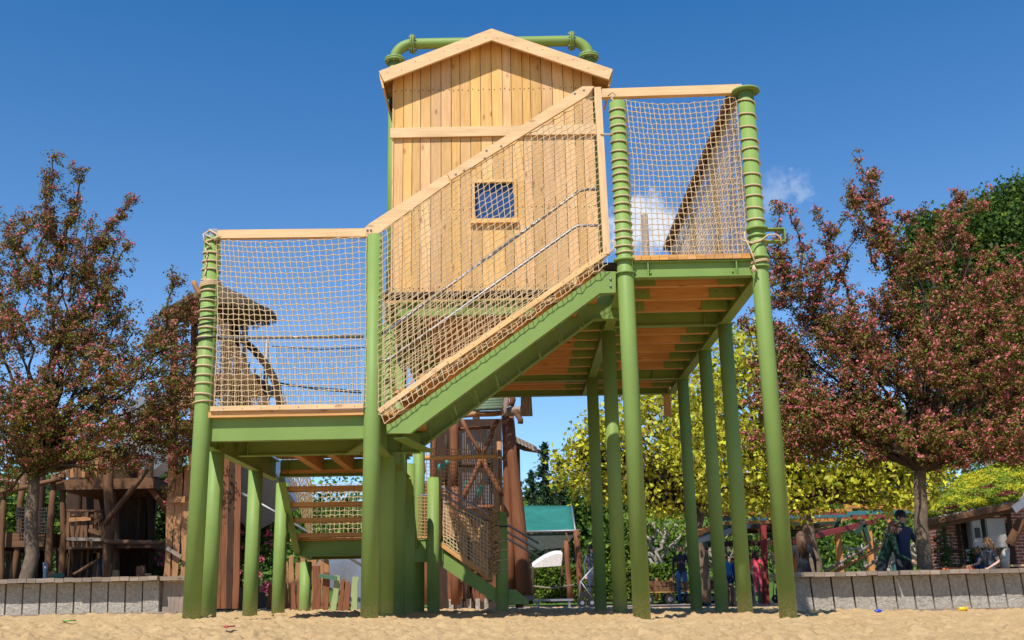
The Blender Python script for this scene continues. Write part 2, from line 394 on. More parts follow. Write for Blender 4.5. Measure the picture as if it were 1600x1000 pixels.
for k in range(8):      # added bars whose bright edges imitate ticks of light through the stair gaps
    t_ = (k + .55) / 8; x_ = rp[1][0] + (rp[2][0] - rp[1][0]) * t_; z_ = rp[1][1] + (rp[2][1] - rp[1][1]) * t_
    m.beam((x_ - .03, Yr - .09, z_ + .13), (x_ + .0, Yr - .11, z_ + .01), .012, .012, up=(0, 1, 0)); m.beam((x_, Yr - .11, z_ + .012), (x_ + .02, Yr - .004, z_ + .012), .02, .02)
m.build('light_tick_bars', GREEN, st2)
nst = 9
sx0, sz0 = at(618, 664, Y0).x, at(618, 664, Y0).z; sx1, sz1 = at(943, 424, Y0).x, at(943, 424, Y0).z
for k in range(nst):
    t_ = (k + .5) / nst; x_ = sx0 + (sx1 - sx0) * t_; z_ = ZL + (ZU - ZL) * (k + 1) / (nst + 1)
    m = MB(); m.box(x_ - .15, x_ + .14, Y0 - .01, Yr - .01, z_ - .0, z_ + .05); m.build('tread', DECKW, tower)

# ---- flight from the low platform up to the landing
m = MB(); s0 = (yb3 + .05, z1 - .02); s1 = (16.35, ZP - .12)
for xx, nm in ((XL + .06, 'stringer'), (XM - .02, 'stringer')):
    m = MB(); m.prismx([(s0[0], s0[1] - .3), (s1[0], s1[1] - .12), (s1[0], s1[1] + .14), (s0[0] + .12, s0[1] + .0)], xx, xx + .012)
    m.beam((xx + .05, s0[0], s0[1] - .3), (xx + .05, s1[0], s1[1] - .12), .1, .012)
    m.build(nm, GREEN, tower)
for k in range(5):
    t_ = (k + .6) / 5; y_ = yb3 + 1.25 * t_; z_ = ZL - .07 + (ZP - ZL + .09) * (k + .8) / 5
    m = MB(); m.box(XL + .12, XM - .06, y_ - .17, y_ + .15, z_ - .055, z_); m.build('tread', DECKW, tower)
for yy in (16.35, 17.75): frame('cross_beam', (XL + .06, yy, ZP - .045), (XM + .62, yy, ZP - .045), .22, .1)
for xx in (XL + .04, XM + .55): frame('side_beam', (xx, 16.4, ZP - .07), (xx, 17.7, ZP - .07), .18, .1)
m = MB(); yy = 16.3
while yy < 17.7: m.box(XL, XM + .6, yy, yy + .135, ZP - .04, ZP); yy += .143
m.build('low_platform_deck', DECKW, tower)
m = MB(); m.box(XL + 1.05, XL + 1.14, 16.5, 17.6, ZP - .2, ZP - .045); m.build('joist', DECKW, tower)

# ---- bottom flight down to the sand on the right
Yq = 16.3
sp = [(690, 862), (690, 885), (776, 944), (826, 944), (826, 938), (806, 921), (776, 921), (694, 861)]
for yy in (Yq, Yq + 1.35):
    m = MB(); off = yy / Yq
    pp = P2(sp, Yq); m.prism([(x, max(z, -.06)) for x, z in pp], yy, yy + .012); m.build('stringer', GREEN, tower)
m = MB(); a, b = at(655, 836, Yq - .02), at(700, 852, Yq - .02); a = at(650, 846, Yq - .02)
m.box(at(648, 850, Yq).x, at(692, 850, Yq).x, Yq - .03, Yq - .01, at(670, 878, Yq).z, at(670, 846, Yq).z); m.build('front_beam', GREEN, tower)
for k in range(4):
    t_ = (k + .6) / 4.6; c0 = at(694, 858, Yq); c1 = at(800, 935, Yq); x_ = c0.x + (c1.x - c0.x) * t_; z_ = c0.z + (c1.z - c0.z) * t_
    m = MB(); m.box(x_ - .14, x_ + .13, Yq + .02, Yq + 1.33, z_ - .05, z_); m.build('tread', DECKW, tower)
m = MB(); m.beam(at(688, 850, Yq - .03), at(764, 902, Yq - .03), .04, .07); m.build('edge_board', DECKW, tower)

# ---- upper deck frame
YF = Y0
def cross(y, x0, x1, stiff=()):
    b_ = frame('cross_beam', (x0, y, ZUB), (x1, y, ZUB), BU, .11)
    for xx in stiff:
        m = MB(); m.box(xx, xx + .012, y - .052, y - .007, ZUB - BU + .012, ZUB - .012)
        for q in (-.06, -.13): m.ball((xx + (.035 if xx < 2 else -.035), y - .012, ZUB + q), .013, 6, 4)
        m.build('stiffener', GREEN, b_)
cross(YF, XA + .1, XB - .1, (XA + .25, XB - .28))
cross(Yb1, XA + .07, XB - .07, (XA + .2, XB - .26)); cross(Yb3, XM + .07, XB - .07, (XM + .3, XA - .3, XA + .4, XB - .5))
cross(Yb1 - .75, XM + .1, XA - .1); Yb4 = 18.7; cross(Yb4, XM + .07, XB - .07, (XA - .3,))
for xx, ya in ((XB, Y0 + .08), (XA, Y0 + .08), (XM, 13.0)):
    frame('side_beam', (xx, ya, ZUB - .01), (xx, Yb4, ZUB - .01), BU - .005, .13)
zj = ZUB - .004
def joists(x0, x1, ys, hgt=.15):
    for y_ in ys:
        m = MB(); m.box(x0 + .08, x1 - .08, y_ - .03, y_ + .03, zj - hgt, zj); j = m.build('joist', DECKW, tower)
        for xs, sg in ((x0 + .07, 1), (x1 - .07, -1)):
            m = MB(); xa, xb = sorted((xs, xs + sg * .33)); m.box(xa, xb, y_ - .042, y_ - .032, zj - hgt + .008, zj - .02)
            m.mat = 1
            for q in (.12, .25): m.ball((xs + sg * q, y_ - .044, zj - hgt * .48), .013, 6, 4)
            m.build('joist_hanger', [GREEN, STEEL], j)
joists(XA, XB, (11.98, 12.55, 13.12)); joists(XA, XB, (14.35, 14.9, 15.45, 16.05, 16.7))
joists(XA, XB, (17.75, 18.25)); joists(XM, XA, (17.75, 18.25)); joists(XM, XA, (13.5, 14.05, 14.6, 15.15, 15.75, 16.4, 16.95))
m = MB(); yy = Y0 + .03
while yy < Yb4: 
    m.box(XA - .02, XB + .06, yy, yy + .135, zj + .004, ZU); yy += .142
m.build('upper_deck', DECKW, tower)
m = MB(); yy = 13.02
while yy < Yb4: m.box(XM - .05, XA - .03, yy, yy + .135, zj + .004, ZU); yy += .142
m.build('upper_deck', DECKW, tower)
m = MB(); x_ = XA + .08
while x_ < XB - .05: m.box(x_, x_ + .1, Y0 - .07, Y0 + .024, ZU - .03, ZU + .028); x_ += .104
m.build('deck_edge', DECKW, tower)
m = MB(); m.box(XA - .35, XA + .02, Y0 + .03, Y0 + .2, ZU - .1, ZU - .02); m.build('deck_edge', DARKW, tower)
# hanging flaps below the back edge
for p_, mt in ((822, GREYW), (1042, DECKW)):
    m = MB(); c = at(p_, 614, Yb4 + .1); wv = .07 if p_ > 900 else .11
    m.hexa([(c.x - wv, c.y, c.z - .42), (c.x + wv, c.y, c.z - .42), (c.x + wv, c.y + .05, c.z - .42), (c.x - wv, c.y + .05, c.z - .42),
            (c.x - wv * .8, c.y, c.z + .2), (c.x + wv * .8, c.y, c.z + .2), (c.x + wv * .8, c.y + .05, c.z + .2), (c.x - wv * .8, c.y + .05, c.z + .2)]); m.build('hanging_plank', mt, tower)

# ---- hut
Yw = 13.15
wl, wr = at(612.5, 300, Yw).x, at(933, 300, Yw).x; xc = at(768, 60, Yw).x
zfl = at(700, 458, Yw).z
Yv = 12.93
zap = at(768, 46, Yv).z; ev = at(592, 112, Yv); er = at(957.5, 108, Yv)
slL = (zap - ev.z) / (xc - ev.x); slR = (zap - er.z) / (er.x - xc)
roofz = lambda x: zap - ((xc - x) * slL if x < xc else (x - xc) * slR)
hut = MB(); x_ = wl; gy = 0
zbat = at(700, 206, Yw).z
zwin0, zwin1 = at(772, 343, Yw).z, at(772, 286, Yw).z; xw0, xw1 = at(742, 315, Yw).x, at(803.5, 315, Yw).x
random.seed(11)
scr = MB()
while x_ < wr - .02:
    bw = min(random.choice((.112, .12, .14, .148, .152)), wr - x_); x2 = x_ + bw - .008
    segs = [(zfl, zbat - .004, 0), (zbat + .004, None, .0)]
    dy = random.uniform(-.002, .002)
    for z0_, z1_, o_ in segs:
        y0_, y1_ = Yw + dy, Yw + .028
        if z1_ is None:
            za, zb_ = roofz(x_) - .05, roofz(x2) - .05
            hut.hexa([(x_, y0_, z0_), (x2, y0_, z0_), (x2, y1_, z0_), (x_, y1_, z0_), (x_, y0_, za), (x2, y0_, zb_), (x2, y1_, zb_), (x_, y1_, za)])
        else:
            if x2 > xw0 and x_ < xw1:
                # boards cut round the window
                if x_ < xw0: hut.box(x_, xw0 , y0_, y1_, zwin0, zwin1)
                if x2 > xw1: hut.box(xw1, x2, y0_, y1_, zwin0, zwin1)
                hut.box(x_, x2, y0_, y1_, z0_, zwin0 - .001); hut.box(x_, x2, y0_, y1_, zwin1 + .001, z1_)
            else: hut.box(x_, x2, y0_, y1_, z0_, z1_)
    for zz in (zbat + .62, zfl + 1.16, zfl + .08):
        for f_ in (.22, .78):
            scr.ball((x_ + bw * f_, Yw + dy - .001, zz + random.uniform(-.012, .012)), .008, 6, 3)
    x_ += bw
wall = hut.build('front_wall', LARCH, tower); scr.build('screws', DARKW, wall)
m = MB(); m.box(wl - .004, wl + .016, Yw - .014, Yw + .05, zfl, roofz(wl) - .14); m.build('corner_board', LARCH, wall)
m = MB(); m.box(at(610.5, 206, Yw).x, at(936, 206, Yw).x, Yw - .045, Yw - .004, at(700, 213.5, Yw - .04).z, at(700, 198.5, Yw - .04).z); m.build('batten', PINE, wall)
wn = MB(); fw = .036
wn.box(xw0 - fw, xw0, Yw - .03, Yw - .003, zwin0, zwin1 + .05); wn.box(xw1, xw1 + fw, Yw - .03, Yw - .003, zwin0, zwin1 + .05)
wn.box(xw0, xw1, Yw - .028, Yw - .003, zwin1, zwin1 + .048); wn.box(xw0 - fw - .015, xw1 + fw + .015, Yw - .06, Yw - .003, zwin0 - .062, zwin0 - .002)
win = wn.build('window_frame', LARCH, wall)
m = MB(); m.box(xw0 - .01, xw1 + .01, Yw + .05, Yw + .06, zwin0 - .02, zwin1 + .02); m.build('window_pane', BLUEP, win)
m = MB(); Yk = 13.55
for xx in (wl, wr - .03): m.box(xx, xx + .028, Yw + .06, Yk, zfl, roofz(xx) - .16)
m.build('side_wall', LARCH, tower)
m = MB(); x_ = wl
while x_ < wr - .02:
    x2 = min(x_ + .14, wr); m.box(x_, x2 - .005, Yk + .003, Yk + .03, zfl, min(roofz(x_), roofz(x2)) - .055); x_ += .14
m.build('rear_wall', LARCH, tower)
m = MB(); m.box(at(596, 460, Yw).x, wr, Yw - .05, Yw + .3, at(700, 463, Yw).z, at(700, 457, Yw).z); m.build('floor_edge', DARKW, tower)
rf = MB(); th = .035
Yre = 13.72
def slab(xa, za, xb, zb_, ya, yb, t_): rf.hexa([(xa, ya, za - t_), (xb, ya, zb_ - t_), (xb, yb, zb_ - t_), (xa, yb, za - t_), (xa, ya, za), (xb, ya, zb_), (xb, yb, zb_), (xa, yb, za)])
yy = Yv + .045
while yy < Yre:
    y2 = min(yy + .14, Yre)
    slab(ev.x, ev.z, xc - .001, zap, yy, y2 - .004, th); slab(xc + .001, zap, er.x, er.z, yy, y2 - .004, th); yy += .14
roof = rf.build('roof', LARCH, tower)
for pts in ([(768, 44.5), (592, 111), (600, 127.5), (768, 62.5)], [(768, 44.5), (768, 62.5), (951.5, 124), (957.5, 108)]):
    m = MB(); q = P2(pts, Yv); m.prism(q, Yv, Yv + .04); m.build('verge_board', PINE, roof)
m = MB()
for i, e_ in enumerate((ev, er)):
    s_ = 1 if i == 0 else -1
    m.hexa([(e_.x + s_ * .045, Yv + .045, e_.z - .22), (e_.x + s_ * .07, Yv + .045, e_.z - .22), (e_.x + s_ * .07, Yre, e_.z - .22), (e_.x + s_ * .045, Yre, e_.z - .22),
            (e_.x + s_ * .0, Yv + .045, e_.z - .04), (e_.x + s_ * .03, Yv + .045, e_.z - .04), (e_.x + s_ * .03, Yre, e_.z - .04), (e_.x + s_ * .0, Yre, e_.z - .04)])
m.build('eave_board', LARCH, roof)
m = MB()
for k in range(8):
    for sx_, e_ in ((1, ev), (-1, er)):
        t_ = (k + .4) / 8; x_ = xc + (e_.x - xc) * t_; m.ball((x_, Yv - .001, roofz(x_) - (.05 if k % 2 else .1)), .007, 6, 3)
m.build('screws', DSTEEL, roof)

# ---- water pipe over the roof
Yp = 13.78
pl = at(617, 92, Yp); pr_ = at(920, 90, Yp); zpipe = at(768, 66.5, Yp).z; pr0 = .078
for xx in (pl.x, pr_.x):
    o = post(xx, Yp, pl.z - .03, r=.086, z0=ZU - .1, name='pipe_post')
    f = MB(); f.cyl((xx, Yp, pl.z - .06), (xx, Yp, pl.z - .035), .145, 28); f.cyl((xx, Yp, pl.z - .03), (xx, Yp, pl.z - .005), .145, 28); f.build('flange', GREEN, o)
    f = MB()
    for k in range(8): f.cyl((xx + .12 * math.cos(k * .785), Yp + .12 * math.sin(k * .785), pl.z - .085), (xx + .12 * math.cos(k * .785), Yp + .12 * math.sin(k * .785), pl.z + .015), .012, 6)
    f.build('flange_bolts', DSTEEL, o)
m = MB(); pts = []
rr = zpipe - pl.z; ex = .27
for k in range(9):
    a = k / 8 * math.pi / 2; pts.append((pl.x + ex * (1 - math.cos(a)), Yp, pl.z - .01 + (rr + .01) * math.sin(a)))
for k in range(9):
    a = (8 - k) / 8 * math.pi / 2; pts.append((pr_.x - ex * (1 - math.cos(a)), Yp, pl.z - .01 + (rr + .01) * math.sin(a)))
m.tube(pts, pr0, 24); pipe = m.build('overhead_pipe', GREEN, tower)
for xx in (at(645, 66, Yp).x, at(893, 66, Yp).x):
    f = MB(); f.cyl((xx - .026, Yp, zpipe), (xx - .003, Yp, zpipe), .14, 28); f.cyl((xx + .003, Yp, zpipe), (xx + .026, Yp, zpipe), .14, 28); f.build('flange', GREEN, pipe)
    f = MB()
    for k in range(8): f.cyl((xx - .05, Yp + .115 * math.cos(k * .785 + .3), zpipe + .115 * math.sin(k * .785 + .3)), (xx + .05, Yp + .115 * math.cos(k * .785 + .3), zpipe + .115 * math.sin(k * .785 + .3)), .012, 6)
    f.build('flange_bolts', DSTEEL, pipe)

# ---- timber top rails
def rail(pts, Y, w, h, mat=PINE, name='top_rail'):
    m = MB(); a, b = at(*pts[0], Y), at(*pts[1], Y); m.beam(a, b, w, h); return m.build(name, mat, tower)
r1 = MB(); q = P2([(340, 360), (340, 373), (579, 370), (570, 357.5)], Y0 - .03); r1.prism(q, Y0 - .05, Y0 + .03); r1.build('top_rail', PINE, tower)
q = P2([(570, 357.5), (572, 366), (590, 366.5), (703, 286), (699, 272), (578, 350)], Y0 - .03); r1 = MB(); r1.prism([q[0], q[1], q[2], q[3], q[4], q[5]], Y0 - .055, Y0 - .001); o = r1.build('top_rail', PINE, tower)
m = MB(); [m.ball(at(a, 359.5, Y0 - .06), .014, 8, 5) for a in (574, 579.5)]; m.build('bolts', STEEL, o)
q = P2([(699, 273), (705, 283), (918, 151), (928, 137), (909, 137.5)], Y0 - .06); r1 = MB(); r1.prism(q, Y0 - .1, Y0 - .058); o = r1.build('top_rail', PINE, tower)
m = MB(); [m.ball(at(a, b, Y0 - .1), .014, 8, 5) for a, b in ((898, 146), (912, 140.5), (712, 272), (725, 266), (738, 262), (757, 247), (760, 235), (783, 228))]; m.build('bolts', STEEL, o)
q = P2([(940, 141), (940, 154), (1158, 147), (1158, 133.5)], Y0 + .06); r1 = MB(); r1.prism(q, Y0 + .02, Y0 + .1); r1.build('top_rail', PINE, tower)
m = MB(); a, b = at(933.5, 138, Y0 - .07), at(948, 398, Y0 - .07); m.beam(a, b, .08, .07, up=(0, 1, 0)); o = m.build('rail_post', PINE, tower)
m = MB(); m.beam(at(592, 643, Y0 - .07), at(706, 560, Y0 - .07), .03, .055); m.beam(at(700, 566.5, Y0 - .085), at(946, 396, Y0 - .085), .03, .055)
m.mat = 1
for k in range(18): m.ball(at(600 + k * 20, 637 - k * 14.05, Y0 - .1), .007, 6, 3)
m.build('edge_board', [PINE, DSTEEL], tower)
zrt = at(1150, 148, Y0).z
m = MB(); m.box(XB - .12, XB - .06, Y0 + .12, Yb3, zrt - .02, zrt + .14); m.build('top_rail', DARKW, tower)  # side rails take darker timber than the front: underside shade put into colour
m = MB(); m.box(XB - .2, XB - .14, Y0 + .12, Yb3, zrt + .0, zrt + .07); m.build('top_rail', OAKB, tower)
for y_, wd in ((13.4, .14), (15.3, .14), (17.3, .12)):
    m = MB(); m.box(XB - .06, XB - .0, y_, y_ + wd, ZU, zrt); m.build('rail_post', GREYW, tower)
m = MB(); m.cyl((at(1010, 400, 17.3).x, 17.3, ZU), (at(1010, 400, 17.3).x, 17.3, at(1010, 336, 17.3).z), .06, 12); m.build('rail_post', GREYW, tower)

# ---- steel handrails
def hrail(pts, r=.018, n=10):
    m = MB(); m.tube(pts, r, n); return m.build('handrail', STEEL, tower)
hrail([at(338, 528, Y0 + .05), at(568, 526, Y0 + .05)])
ya = Y0 + .07
hrail([at(590, 525, ya), at(604, 518, ya), at(905, 298.5, ya), at(915, 296, ya), at(943, 296, ya)])
yb = 12.7
hrail([at(588, 563, yb), at(605, 563, yb), at(612, 559, yb), at(897, 356, yb), at(904, 353, yb), at(944, 352, yb)])
hrail([at(655, 774, 16.35), at(690, 773, 16.35), at(694, 775, 16.35), at(846, 862, 16.35)]); hrail([at(690, 760, 17.5), at(842, 849, 17.5)])
hrail([at(690, 782, 16.3), at(838, 868, 16.3)])

# ---- rope nets
def net(S, nu, nv, r=.0044, jit=.0035, keep=None, mat=ROPE, seed=1, name='net', zig=True, du=True, dv=True):
    rnd = random.Random(seed); m = MB()
    G = [[Vector(S(i / nu, j / nv)) + Vector((rnd.gauss(0, jit), rnd.gauss(0, jit * .6), rnd.gauss(0, jit))) for j in range(nv + 1)] for i in range(nu + 1)]
    if zig:
        cell = (Vector(S(0.5, 0.5)) - Vector(S(0.5, 0.5 + 1 / nv))).length
        for i in range(nu + 1):
            for j in range(nv + 1): G[i][j].z += (1 if (i + j) % 2 else -1) * cell * .11
    K = [[(keep is None or keep(G[i][j])) for j in range(nv + 1)] for i in range(nu + 1)]
    def strand(seq):
        run = []
        for (p, k) in seq + [(None, False)]:
            if k: run.append(p)
            else:
                if len(run) > 1:
                    pts = []; rl = []
                    for a, b in zip(run, run[1:]):
                        pts += [a, a.lerp(b, .5)]; rl += [r * 1.5, r]
                    pts.append(run[-1]); rl.append(r); m.tube(pts, r, 4, cap=False, r_list=rl)
                run = []
    if du:
        for j in range(nv + 1): strand([(G[i][j], K[i][j]) for i in range(nu + 1)])
    if dv:
        for i in range(nu + 1): strand([(G[i][j], K[i][j]) for j in range(nv + 1)])
    return m.build(name, mat, tower)
def quadS(TL, TR, BR, BL, sag=0, lean=0, bulge=0, pull=0):
    TL, TR, BR, BL = map(Vector, (TL, TR, BR, BL))
    def S(u, v):
        p = TL.lerp(TR, u).lerp(BL.lerp(BR, u), v)
        return p + Vector((lean * math.sin(math.pi * u) * (v - .5) * 2 + pull * (1 - u) ** 3 * math.sin(math.pi * v), bulge * math.sin(math.pi * u) * math.sin(math.pi * v), -sag * math.sin(math.pi * u) * (1 - v)))
    return S
yn = Y0 - .07
net(quadS(at(338, 374, yn), at(572, 369, yn), at(572, 636, yn), at(334, 637, yn), sag=.05, lean=.14, bulge=.02, pull=.03), 27, 31, seed=2)
net(quadS(at(589, 368, yn), at(929, 150, yn), at(947, 401, yn), at(592, 650, yn), lean=.08, sag=.0), 40, 29, seed=3)
net(quadS(at(592, 641, yn), at(947, 396, yn), at(950, 411, yn - .02), at(600, 661, yn - .02), sag=-.02), 46, 2, seed=4, jit=.004)
net(quadS(at(972, 156, Y0), at(1150, 152, Y0), at(1168, 400, Y0), at(982, 403, Y0), sag=.07, lean=.08, pull=.05), 22, 29, seed=5)
net(quadS((XB - .12, Y0 + .05, zrt), (XB - .1, Yb3, zrt), (XB - .03, Yb3, ZU + .02), (XB - .06, Y0 + .1, ZU + .02), bulge=0, sag=.04), 78, 30, seed=6)
net(quadS((XL + .0, Y0 + .1, at(330, 372, Y0).z - .75), (XL, yb3 + .0, ZL + .55), (XL + .02, yb3, ZL), (XL + .02, Y0 + .1, ZL)), 34, 24, r=.005, seed=7)
# rear net of the flight, only up to the hut's floor
nr = 12.74
net(quadS(at(592, 420, nr), at(900, 210, nr), at(900, 425, nr), at(592, 640, nr)), 36, 26, seed=8, keep=lambda p: p.z < zfl - .03)
# fine side nets of the two low flights
net(quadS(at(693, 784, Yq - .05), at(772, 822, Yq - .05), at(772, 902, Yq - .05), at(693, 848, Yq - .05)), 15, 12, r=.007, seed=9, mat=ROPE)
net(quadS(at(653, 776, Yq + .0), at(690, 776, Yq), at(690, 842, Yq), at(653, 840, Yq)), 7, 12, r=.007, seed=10, mat=ROPEB)
net(quadS(at(655, 700, Yq + 1.5), at(778, 704, Yq + 1.5), at(778, 850, Yq + 1.5), at(655, 840, Yq + 1.5)), 22, 24, r=.005, seed=12, mat=ROPEB)
net(quadS((XL + .08, yb3, ZL + .9), (XL + .08, 17.6, ZP + .9), (XL + .08, 17.6, ZP), (XL + .08, yb3, ZL)), 30, 14, seed=13)
net(quadS((XL + .08, 17.6, ZP + .95), (XM + .3, 17.6, ZP + .95), (XM + .3, 17.6, ZP), (XL + .08, 17.6, ZP)), 28, 13, seed=14)
m = MB(); m.tube([at(648, 716, Yq + 1.5), at(778, 713, Yq + 1.5)], .04, 10); m.build('top_rail', DECKW, tower)
# bundle of spare net tied to the last post
m = MB(); rnd = random.Random(5)
for k in range(110):
    t_ = rnd.random(); c = at(771 + 3 * math.sin(t_ * 3.1) * 1.5, 800 + 98 * t_, Yq - .05); rr_ = .075 + .02 * math.sin(t_ * 3.14)
    a0 = rnd.random() * 6.28
    m.tube([c + Vector((rr_ * math.cos(a0 + s_ * .9) * rnd.uniform(.85, 1.05), rr_ * .8 * math.sin(a0 + s_ * .9), .05 * (s_ - 2) * rnd.uniform(.3, 1) * (1 if k % 2 else -1))) for s_ in range(5)], .0075, 4, cap=False)
for k in range(26):
    t_ = k / 25; c = at(772 + 3 * math.sin(t_ * 3.1), 800 + 97 * t_, Yq - .05)
    m.tube([c + Vector((.07 * math.cos(a * 1.047), .055 * math.sin(a * 1.047), rnd.gauss(0, .004))) for a in range(7)], .008, 4, cap=False)
m.build('net_bundle', ROPEB, tower)
m = MB()
for y_ in (848, 862, 878, 893):
    m.tube([at(776, y_ - 2, Yq - .12), at(786, y_ + 1 - 4, Yq - .15), at(795, y_ - 4, Yq - .12)], .006, 5, cap=False)
m.build('rope_lashing', ROPE, pS2)
# ---- rope wound round the posts
def wind(p, zs, r, rr=.0095, mat=ROPE, seed=0):
    rnd = random.Random(seed); loc = [c.co for c in p.data.vertices[:1]]
    cx = p['cx']; cy = p['cy']; m = MB(); pts = []
    for a, b in zip(zs, zs[1:]):
        for k in range(16):
            t_ = k / 16; th = 2 * math.pi * t_ + 1.0
            s_ = t_ * t_ * (3 - 2 * t_)
            pts.append((cx + r * math.cos(th), cy + r * math.sin(th), a + (b - a) * (s_ * .4 + t_ * .6) + .02 * math.cos(th)))
    m.tube(pts, rr, 6, cap=True); m.build('rope_lashing', mat, p)
for p_, xx in ((pL1, XL), (pM1, XM), (pA, XA), (pB, XB)): p_['cx'] = xx; p_['cy'] = Y0
rnd = random.Random(4)
def series(y0, y1, n, xr, j=.3):
    ys = [y0 + (y1 - y0) * k / n for k in range(n + 1)]; st = (y1 - y0) / n
    return [at(xr, y + rnd.uniform(-j, j) * st, Y0).z for y in ys]
wind(pA, series(170, 402, 19, 965), PR + .008)
wind(pB, series(150, 356, 11, 1170), PR + .008)
wind(pL1, series(385, 520, 9, 325) , PR + .008); wind(pL1, series(441, 449, 4, 325, .1), PR + .016); wind(pL1, series(524, 634, 8, 320), PR + .008)
for y_ in (468, 484, 497, 508, 522): wind(pL1, [at(322, y_, Y0).z] * 2, PR + .008, .006, CAP)
wind(pL1, [at(322, 531, Y0).z] * 2, PR + .009, .011, CAP)
wind(pB, [at(1190, 377, Y0).z, at(1190, 381, Y0).z], PR + .01); wind(pB, [at(1190, 408, Y0).z, at(1190, 410, Y0).z, at(1190, 412, Y0).z], PR + .012)
m = MB(); m.tube([at(1160, 375, yn), at(1175, 380, yn - .05), at(1188, 376, yn - .05), at(1200, 367, yn - .04), at(1212, 366, yn), at(1219, 370, yn), at(1221, 381, yn)], .009, 6)
m.tube([at(1163, 362, yn), at(1164, 372, yn), at(1170, 384, yn - .05), at(1176, 398, yn - .06), at(1180, 412, yn - .08)], .008, 6)
for k in range(6): m.tube([at(1178, 414, yn - .05), at(1174 + k * 2, 424 + k % 2 * 2, yn - .06)], .006, 5)
m.build('rope_lashing', ROPE, pB)
m = MB()
rnd = random.Random(8)
for k in range(7):
    y_ = 366 + k * 11; m.tube([at(322 + rnd.uniform(-2, 2), y_, Y0 - .1), at(330 - k * 2 + rnd.uniform(-3, 3), y_ + 7, Y0 - .11), at(320, y_ + 13, Y0 - .09)], .008, 5)
m.tube([at(335, 376, Y0 - .1), at(340, 366, Y0 - .08), at(328, 360, Y0 - .05), at(318, 366, Y0 - .08), at(320, 380, Y0 - .1)], .011, 6)
m.tube([at(345, 369, Y0 - .09), at(333, 373, Y0 - .1), at(320, 378, Y0 - .1)], .011, 6)
m.build('rope_lashing', ROPE, pL1)
m = MB(); c = at(333, 364, Y0 - .04); m.box(c.x - .05, c.x + .05, Y0 - .05, Y0 - .04, c.z - .05, c.z + .05); m.build('rail_plate', STEEL, pL1)
m = MB(); m.tube([at(950, 150, Y0 - .02), at(956, 144, Y0 - .05), at(962, 148, Y0 - .02), at(955, 154, Y0 - .05), at(965, 160, Y0 - .08)], .009, 6)
m.tube([at(938, 209, Y0 - .11), at(946, 210, Y0 - .12), at(958, 210, Y0 - .105)], .009, 6); m.tube([at(955, 375, Y0 - .1), at(961, 380, Y0 - .1), at(958, 390, Y0 - .1), at(952, 396, Y0 - .1)], .01, 6)
m.build('rope_lashing', ROPE, pA)
for p_ in (pL1, pM1, pA, pB):
    del p_['cx']; del p_['cy']
# ================================================================== ground
from mathutils import noise as mn
def ground_z(x): return .05 - .0135 * (max(-6, min(6, x)) + 3.5)
POSTS = [(XL, Y0), (XM, Y0), (XA, Y0), (XB, Y0), (XL, 12.1), (XL, 14.0), (XL, 15.65), (XL, 17.6), (XM, 12.95), (XA, 13.9), (XA, 17.1), (XB, 13.65), (XB, 15.2), (XB, 17.35), (XS1, 16.2), (XS2, 16.3)]
def sand_mesh():
    rows = [1.4]
    while rows[-1] < 22: rows.append(rows[-1] * 1.0042)
    nc = 560; V = []; Fc = []
    rnd = random.Random(3)
    for y in rows:
        for i in range(nc + 1):
            u = (i / nc * 2 - 1); x = u * (y * .62 + 1.0)
            v = Vector((x, y, 0))
            h = mn.fractal(v * .55, .9, 2.0, 3) * .028 + mn.fractal(v * 2.7 + Vector((5, 0, 0)), .8, 2.1, 4) * .016
            h += max(0, mn.noise(v * 5.5 + Vector((0, 9, 2))) - .12) * .06 - max(0, mn.noise(v * 4.1 + Vector((3, 1, 7))) - .15) * .08
            h += max(0, mn.noise(v * 13) - .12) * .045 - max(0, mn.noise(v * 9 + Vector((4, 4, 4))) - .22) * .07 - max(0, mn.noise(v * 21 + Vector((1, 7, 4))) - .2) * .085 + mn.noise(v * 34) * .009
            a = 1 if y > 5 else max(.35, (y - 1.4) / 3.6)
            for (qx, qy) in POSTS:      # sand heaped round the feet of the posts
                d2 = (x - qx) ** 2 + (y - qy) ** 2
                if d2 < .35: h += .035 * math.exp(-d2 / .035)
            V.append((x, y, ground_z(x) + h * a))
    for j in range(len(rows) - 1):
        for i in range(nc):
            a = j * (nc + 1) + i; Fc.append((a, a + 1, a + nc + 2, a + nc + 1))
    me = bpy.data.meshes.new('sand'); me.from_pydata(V, [], Fc); me.polygons.foreach_set('use_smooth', [True] * len(Fc))
    t = MT('dry_play_sand', .95, .1); oc = t.coord('Object'); n1 = t.noise(oc, 3, 6, .6); n2 = t.noise(oc, 70, 5, .75); n3 = t.noise(oc, 12, 6, .75)
    c = t.ramp(n1, [(.3, (.47, .31, .145)), (.7, (.57, .395, .20))])
    c = t.mix(t.mr(n2, .54, .68, 0, .5), c, (.22, .14, .07)); c = t.mix(t.mr(n3, .57, .68, 0, .55), c, (.27, .175, .09))  # dark specks put the shade of small pits into the sand colour
    t.base(c); ad = t.n('ShaderNodeMath', operation='ADD'); t.l(n2, ad.inputs[0]); t.l(n3, ad.inputs[1]); t.bump(ad.outputs[0], .7, .025)
    me.materials.append(t.m); o = bpy.data.objects.new('sand', me); col.objects.link(o); return tag(o, kind='structure')
sand_mesh()
